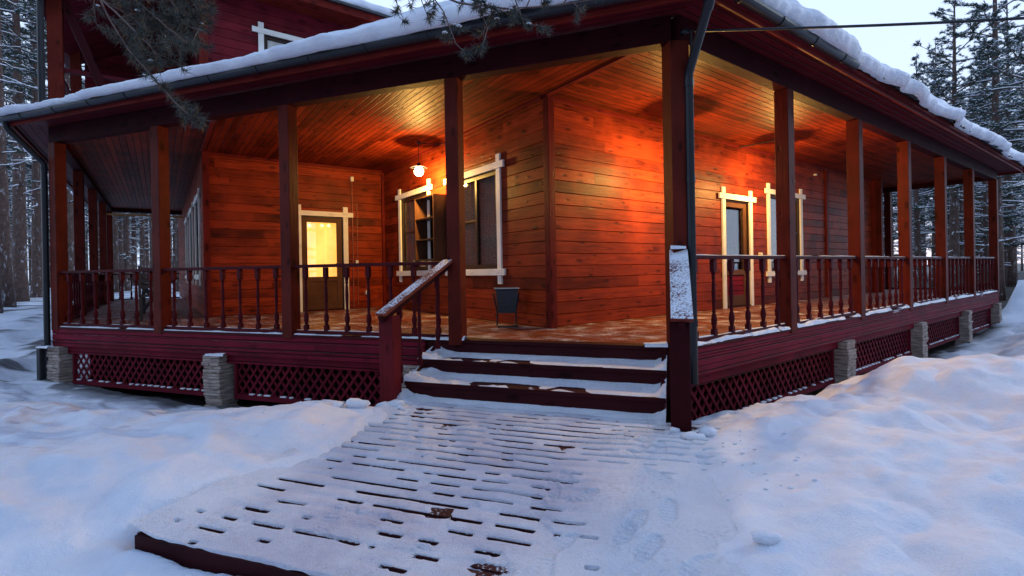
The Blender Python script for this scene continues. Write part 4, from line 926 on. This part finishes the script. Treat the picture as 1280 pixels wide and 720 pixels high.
# ------------------------------------------------------------------ trees
def tuftmesh(pos, dirs, nn, L, w, rng):
    """needles: nn thin triangles per tuft; pos,dirs (n,3)"""
    n = len(pos); P = np.repeat(pos, nn, 0); D = np.repeat(dirs, nn, 0); r = rng.normal(size=P.shape)
    d = D*.75+r*.62; d /= np.linalg.norm(d, axis=1)[:, None]; ln = L*rng.uniform(.6, 1.15, (len(P), 1))
    side = np.cross(d, rng.normal(size=P.shape)); side /= np.linalg.norm(side, axis=1)[:, None]+1e-9
    back = P-D*rng.uniform(0, .5, (len(P), 1))*L
    V = np.stack([back-side*w/2, back+side*w/2, back+d*ln], 1).reshape(-1, 3); return V
def make_pine(seed, H, bare, R, ntuft, needle=.20, droop=.1, dens=1.):
    rng = np.random.RandomState(seed); r = random.Random(seed)
    tr = MB(); tp = []
    bx, by = r.uniform(-.3, .3), r.uniform(-.3, .3); r0 = .011*H+.04
    for i in range(15):
        t = i/14; tp.append(np.array([bx*math.sin(t*3)*.6, by*math.sin(t*2.3+1)*.6-by*.5, -.3+t*(H+.3)]))
    tr.tube(tp, [r0*(1-t/14*.93)*(1.25 if t == 0 else 1) for t in range(15)], 10)
    pos = []; dirs = []; snowq = []; nb = int(H*4.2*dens)
    snV = []; snF = []
    def snowstrip(pl, w):
        o = len(snV)
        for i, p in enumerate(pl):
            dd = unit(pl[min(i+1, len(pl)-1)]-pl[max(i-1, 0)]); sd = np.cross(dd, UZ); sd = sd/(np.linalg.norm(sd)+1e-6)
            wi = w*(1-.6*i/len(pl))*r.uniform(.7, 1.2); snV.extend([p+sd*wi+UZ*.0, p+UZ*wi*1.5, p-sd*wi+UZ*.0])
        for i in range(len(pl)-1):
            if r.random() < .12: continue
            for q in (0, 1): snF.append((o+3*i+q, o+3*i+3+q, o+3*i+4+q, o+3*i+1+q))
    for b_ in range(nb):
        t = bare*.45+(1-bare*.45)*(b_+r.random())/nb; z = t*H*.985; live = t > bare; k = (t-bare)/(1-bare) if live else 0
        az = r.uniform(0, 2*math.pi); Lb = R*((.55+.6*math.sin(min(1, k*1.6+.18)*math.pi*.55))*(1-k**2.2)+.08) if live else R*r.uniform(.25, .75)
        Lb *= r.uniform(.7, 1.15); i0 = min(13, int(t*14)); base = tp[i0]*(1-(t*14-i0))+tp[i0+1]*(t*14-i0) if i0 < 14 else tp[-1]; base = base.copy(); base[2] = z
        el = (.05+.7*k) if live else r.uniform(-.15, .25); d = np.array([math.cos(az)*math.cos(el), math.sin(az)*math.cos(el), math.sin(el)])
        pl = [base]; p = base.copy()
        ns = 6
        for q in range(ns):
            d = unit(d+np.array([r.gauss(0, .12), r.gauss(0, .12), r.gauss(0, .07)-droop*(1.0-k)*(.6 if q < 3 else -.4)])); p = p+d*Lb/ns; pl.append(p.copy())
        tr.tube(pl, [max(.006, (.012+.012*Lb)*(1-.8*q/ns)) for q in range(ns+1)], 4, cap=False)
        snowstrip([q+UZ*.012 for q in pl], .020+.008*Lb)
        if live or r.random() < .25:
            m_ = max(3, int(ntuft*(Lb/R)*(1 if live else .3)))
            for q in range(m_):
                f = .25+.75*r.random()**.8; i_ = min(ns-1, int(f*ns)); pp = pl[i_]*(1-(f*ns-i_))+pl[i_+1]*(f*ns-i_)
                dd = unit(pl[i_+1]-pl[i_]); sd = unit(np.cross(dd, UZ)+1e-6)*r.choice((-1, 1)); tw = unit(dd*.7+sd*r.uniform(.2, 1)+UZ*r.uniform(-.15, .4)); tl = Lb*.36*(1.1-f)*r.uniform(.4, 1.2)+.1
                e_ = pp+tw*tl; nseg = 2+int(tl/.35)
                if r.random() < .5: tr.tube([pp, e_], [.009, .004], 3, cap=False)
                for u in range(nseg):
                    pos.append(pp+(e_-pp)*(u+1)/nseg); dirs.append(unit(tw+UZ*.25))
                    if r.random() < .75: snowq.append(pos[-1]+UZ*.03)
    pos = np.array(pos); dirs = np.array(dirs); V = tuftmesh(pos, dirs, 9, needle, .028, rng); F = np.arange(len(V)).reshape(-1, 3)
    crown = fastmesh('crown', V, F, [NEED])
    # snow cushions: low irregular domes of 4 triangles
    sq = np.array(snowq); n = len(sq); a = rng.uniform(.035, .10, (n, 1)); th = rng.uniform(0, 6.28, n); CV = [sq+np.c_[np.zeros(n), np.zeros(n), a[:, 0]*.55]]
    for i in range(4):
        rr_ = a[:, 0]*rng.uniform(.7, 1.3, n); CV.append(sq+np.c_[np.cos(th+i*1.57)*rr_, np.sin(th+i*1.57)*rr_, -rng.uniform(0, .3, n)*a[:, 0]])
    CV = np.stack(CV, 1).reshape(-1, 3); o = np.arange(n)[:, None]*5; CF = np.concatenate([np.concatenate([o, o+1+i, o+1+(i+1) % 4], 1) for i in range(4)])
    sF = np.array(snF); sT = np.concatenate([sF[:, :3], sF[:, [0, 2, 3]]])+len(CV)
    snow = fastmesh('branch_snow', np.concatenate([CV, np.array(snV)]), np.concatenate([CF, sT]), [SNOWT], smooth=False)
    o = tr.build('trunk', BARK, None, smooth=True); me = o.data; bpy.data.objects.remove(o)
    return me, crown, snow, H
PINES = [make_pine(11, 19, .38, 2.3, 16), make_pine(12, 17, .30, 2.5, 17), make_pine(13, 21, .48, 2.2, 17, dens=.9), make_pine(14, 14, .16, 2.0, 17), make_pine(15, 20, .58, 2.0, 16, dens=1.1)]
def px2w(px, D): return (px-640)/605.63*D, D
def tree(x, y, vi, hs, rot, lab, group=None, ws=1.):
    T, Cn, Sn, H = PINES[vi]; z, _ = ground_z(np.array([x]), np.array([y]))
    r = empty('pine_tree', (x, y, float(z[0])-.05), lab, 'tree', group); r.rotation_euler = (rnd.uniform(-.015, .015), rnd.uniform(-.015, .015), rot); r.scale = (hs*ws, hs*ws, hs)
    for nm, me_ in (('trunk', T), ('crown', Cn), ('branch_snow', Sn)):
        o = bpy.data.objects.new(nm, me_); COL.objects.link(o); o.parent = r
        if nm == 'branch_snow': o['kind'] = 'stuff'
placed = []
def far(x, y, m=1.5): return all((x-a)**2+(y-b)**2 > m*m for a, b in placed)
def inhouse(x, y):
    q = A2(x, y); return rel(x, y, KB, B) < 3.2 and rel(x, y, PA[4], B) > -1.5 and rel(x, y, P0, C) > -1.5 and rel(x, y, P0, C) < 26 and rel(x, y, P0, NA) < 1
def put(px, D, vi, hs, lab, group=None, ws=1.):
    x, y = px2w(px, D); placed.append((x, y)); tree(x, y, vi, hs, rnd.uniform(0, 6.28), lab, group, ws)
put(1247, 24, 0, 1.05, 'tall snowy pine with a bare red trunk rising past the right roof edge')
put(1150, 27, 3, .98, 'snow dusted pine whose tip stands lowest beside the open sky')
put(1192, 25, 1, .95, 'broad snowy pine between the pointed pine and the tall red trunk', ws=1.15)
put(1300, 21, 1, 1.0, 'snowy pine at the right edge of the view')
put(1228, 33, 3, 1.25, 'dense pine behind the tall red trunk')
put(6, 17.5, 4, 1.0, 'pine with a dark bare trunk at the left edge of the view')
put(24, 21, 2, 1.0, 'slender pine between the left edge trunk and the porch downpipe')
put(47, 24, 0, 1.0, 'pine close behind the left porch downpipe')
put(-14, 15, 2, .95, 'pine just outside the left edge reaching in with snowy branches')
put(448, 31, 1, 1.0, 'pine top showing over the upper roof')
LL = ('snow plastered pine in the forest behind the left porch', 'pines of the forest behind the left porch'); LR = ('snow plastered pine in the forest behind the right end of the porch', 'pines of the forest behind the right porch end')
cnt = 0
for tr_ in range(900):
    if cnt >= 100: break
    px = rnd.uniform(-110, 130) if rnd.random() < .45 else rnd.uniform(130, 270); D = rnd.uniform(19, 85) if px < 130 else rnd.uniform(26, 95); x, y = px2w(px, D)
    if inhouse(x, y) or not far(x, y): continue
    placed.append((x, y)); tree(x, y, rnd.choice((0, 2, 4, 4, 1)), rnd.uniform(.8, 1.1), rnd.uniform(0, 6.28), *((LL[0], LL[1]) if px > 130 else ('snow plastered pine of the open forest left of the house', 'pines of the forest left of the house'))); cnt += 1
cnt = 0
for tr_ in range(1200):
    if cnt >= 105: break
    px = rnd.uniform(1060, 1420); D = rnd.uniform(25, 100); x, y = px2w(px, D)
    if inhouse(x, y) or not far(x, y): continue
    vi = rnd.choice((0, 1, 2, 3, 4)); hs = rnd.uniform(.8, 1.1)
    lim = .77+(215 if px < 1100 else 250+max(0, px-1130)*1.6)*D/605-1.0
    if px < 1215 and PINES[vi][3]*hs > lim: hs = lim/PINES[vi][3]
    if hs < .4: continue
    placed.append((x, y)); tree(x, y, vi, hs, rnd.uniform(0, 6.28), *LR); cnt += 1

for i in range(70):      # unseen pines added behind the viewer for the window glass to reflect
    an = math.radians(-150+i*2.2+rnd.uniform(-6, 6)); x, y = 3+math.cos(an)*(RQ := rnd.uniform(15, 26)), 2+math.sin(an)*RQ
    if y > -5 and not (x > 15 and y < 3.5) or not far(x, y): continue
    placed.append((x, y)); tree(x, y, rnd.choice((0, 1, 3)), rnd.uniform(.8, 1), rnd.uniform(0, 6.28), 'snowy pine added behind the viewer to reflect in the windows', 'pines added behind the viewer for reflections')
# ------------------------------------------------------------------ near boughs
def W_(px, py, D): return np.array([(px-640)/605.63*D, D, EYE+(339-py+(640-px)*.0177)/605.63*D])
def bough(name, lab, segs, seed, D, twn=10, nl=.075, tw_l=.3):
    rng = np.random.RandomState(seed); r = random.Random(seed); wood_ = MB(); pos = []; dirs = []; sn = MB()
    root = empty(name, tuple(segs[0][0][0]), lab, 'tree branch')
    def grow(pl, rad, depth):
        wood_.tube(pl, [max(.0016, rad*(1-.75*i/(len(pl)-1))) for i in range(len(pl))], 5, cap=False)
        L = sum(np.linalg.norm(pl[i+1]-pl[i]) for i in range(len(pl)-1))
        if depth == 0:
            for i in range(1, len(pl)):
                if i > len(pl)*.3: pos.append(pl[i]); dirs.append(unit(pl[i]-pl[i-1]))
            return
        n = int(twn*L) if depth == 2 else int(twn*1.1*L+2)
        for q in range(n):
            f = .12+.88*(q+r.random())/n; i = min(len(pl)-2, int(f*(len(pl)-1))); p = pl[i]+(pl[i+1]-pl[i])*(f*(len(pl)-1)-i); d = unit(pl[i+1]-pl[i])
            sd = unit(np.cross(d, rng.normal(size=3))); dd = unit(d*.65+sd*.8+np.array([0, 0, -.12])); l = tw_l*(1.15-f*.7)*r.uniform(.5, 1.2)*(1 if depth == 2 else .45)
            pp = [p]
            for u in range(5): dd = unit(dd+rng.normal(size=3)*.16+np.array([0, 0, .03])); pp.append(pp[-1]+dd*l/5)
            grow(pp, rad*.45, depth-1)
    for pl, rad, dep in segs: grow([np.array(q) for q in pl], rad, dep)
    pos = np.array(pos); dirs = np.array(dirs); V = tuftmesh(pos, dirs, 15, nl, .0045, rng); lc = np.array(root['_loc'])
    me = fastmesh('needles', V-lc, np.arange(len(V)).reshape(-1, 3), [NEEDN]); link('needles', me, root)
    wood_.build('twigs', TWIG, root, smooth=True)
    idx = rng.choice(len(pos), min(len(pos), 26), replace=False)
    for i in idx:
        if r.random() < .45: continue
        s_ = r.uniform(.008, .022); sn.lathe([(s_*.9, -s_*.1), (s_*1.1, s_*.15), (s_*.7, s_*.5), (s_*.1, s_*.7)], pos[i]+UZ*.01, 7)
    if sn.v: o = sn.build('branch_snow', SNOW, root, smooth=True)
def curve(pts, D0, D1, n=4):
    P = [W_(x, y, D0+(D1-D0)*i/(len(pts)-1)) for i, (x, y) in enumerate(pts)]; out = []
    for i in range(len(P)-1):
        for t in np.arange(0, 1, 1/n): out.append(P[i]*(1-t)+P[i+1]*t)
    out.append(P[-1]); return out
bough('pine_bough', 'green pine bough with a long thin twig hanging across the left of the roof edge', [
    (curve([(105, -60), (140, 20), (165, 62), (200, 102), (222, 128), (247, 150)], 3.9, 3.4), .008, 1),
    (curve([(130, -50), (175, 0), (215, 35), (240, 55)], 3.9, 3.5), .012, 2),
    (curve([(190, -60), (215, -10), (235, 30), (255, 40)], 3.9, 3.6), .011, 2),
    (curve([(100, -30), (150, 15), (190, 55), (205, 75)], 3.8, 3.5), .010, 2),
    (curve([(235, -40), (245, 0), (255, 15)], 3.9, 3.7), .009, 2),
    (curve([(222, 128), (240, 145), (262, 150)], 3.4, 3.4), .004, 1)], 5, 3.6, twn=9, tw_l=.34, nl=.08)
bough('pine_bough', 'sparse pine bough dangling over the middle of the front gutter', [
    (curve([(470, -70), (520, -20), (580, 5), (640, 12), (700, 8), (750, 0)], 2.9, 2.6), .009, 2),
    (curve([(560, -50), (600, 0), (615, 35), (605, 70)], 2.9, 2.6), .006, 1),
    (curve([(480, -40), (500, 0), (512, 30)], 2.9, 2.8), .005, 1),
    (curve([(600, -60), (650, 0), (660, 30), (690, 35)], 2.8, 2.6), .006, 1),
    (curve([(520, -40), (560, 15), (575, 55), (590, 72)], 2.8, 2.6), .005, 1)], 9, 2.7, twn=9, nl=.05, tw_l=.24)

for o in list(bpy.data.objects):
    if '_loc' in o.keys(): del o['_loc']
print('balusters', nbal, 'size objects', len(bpy.data.objects))
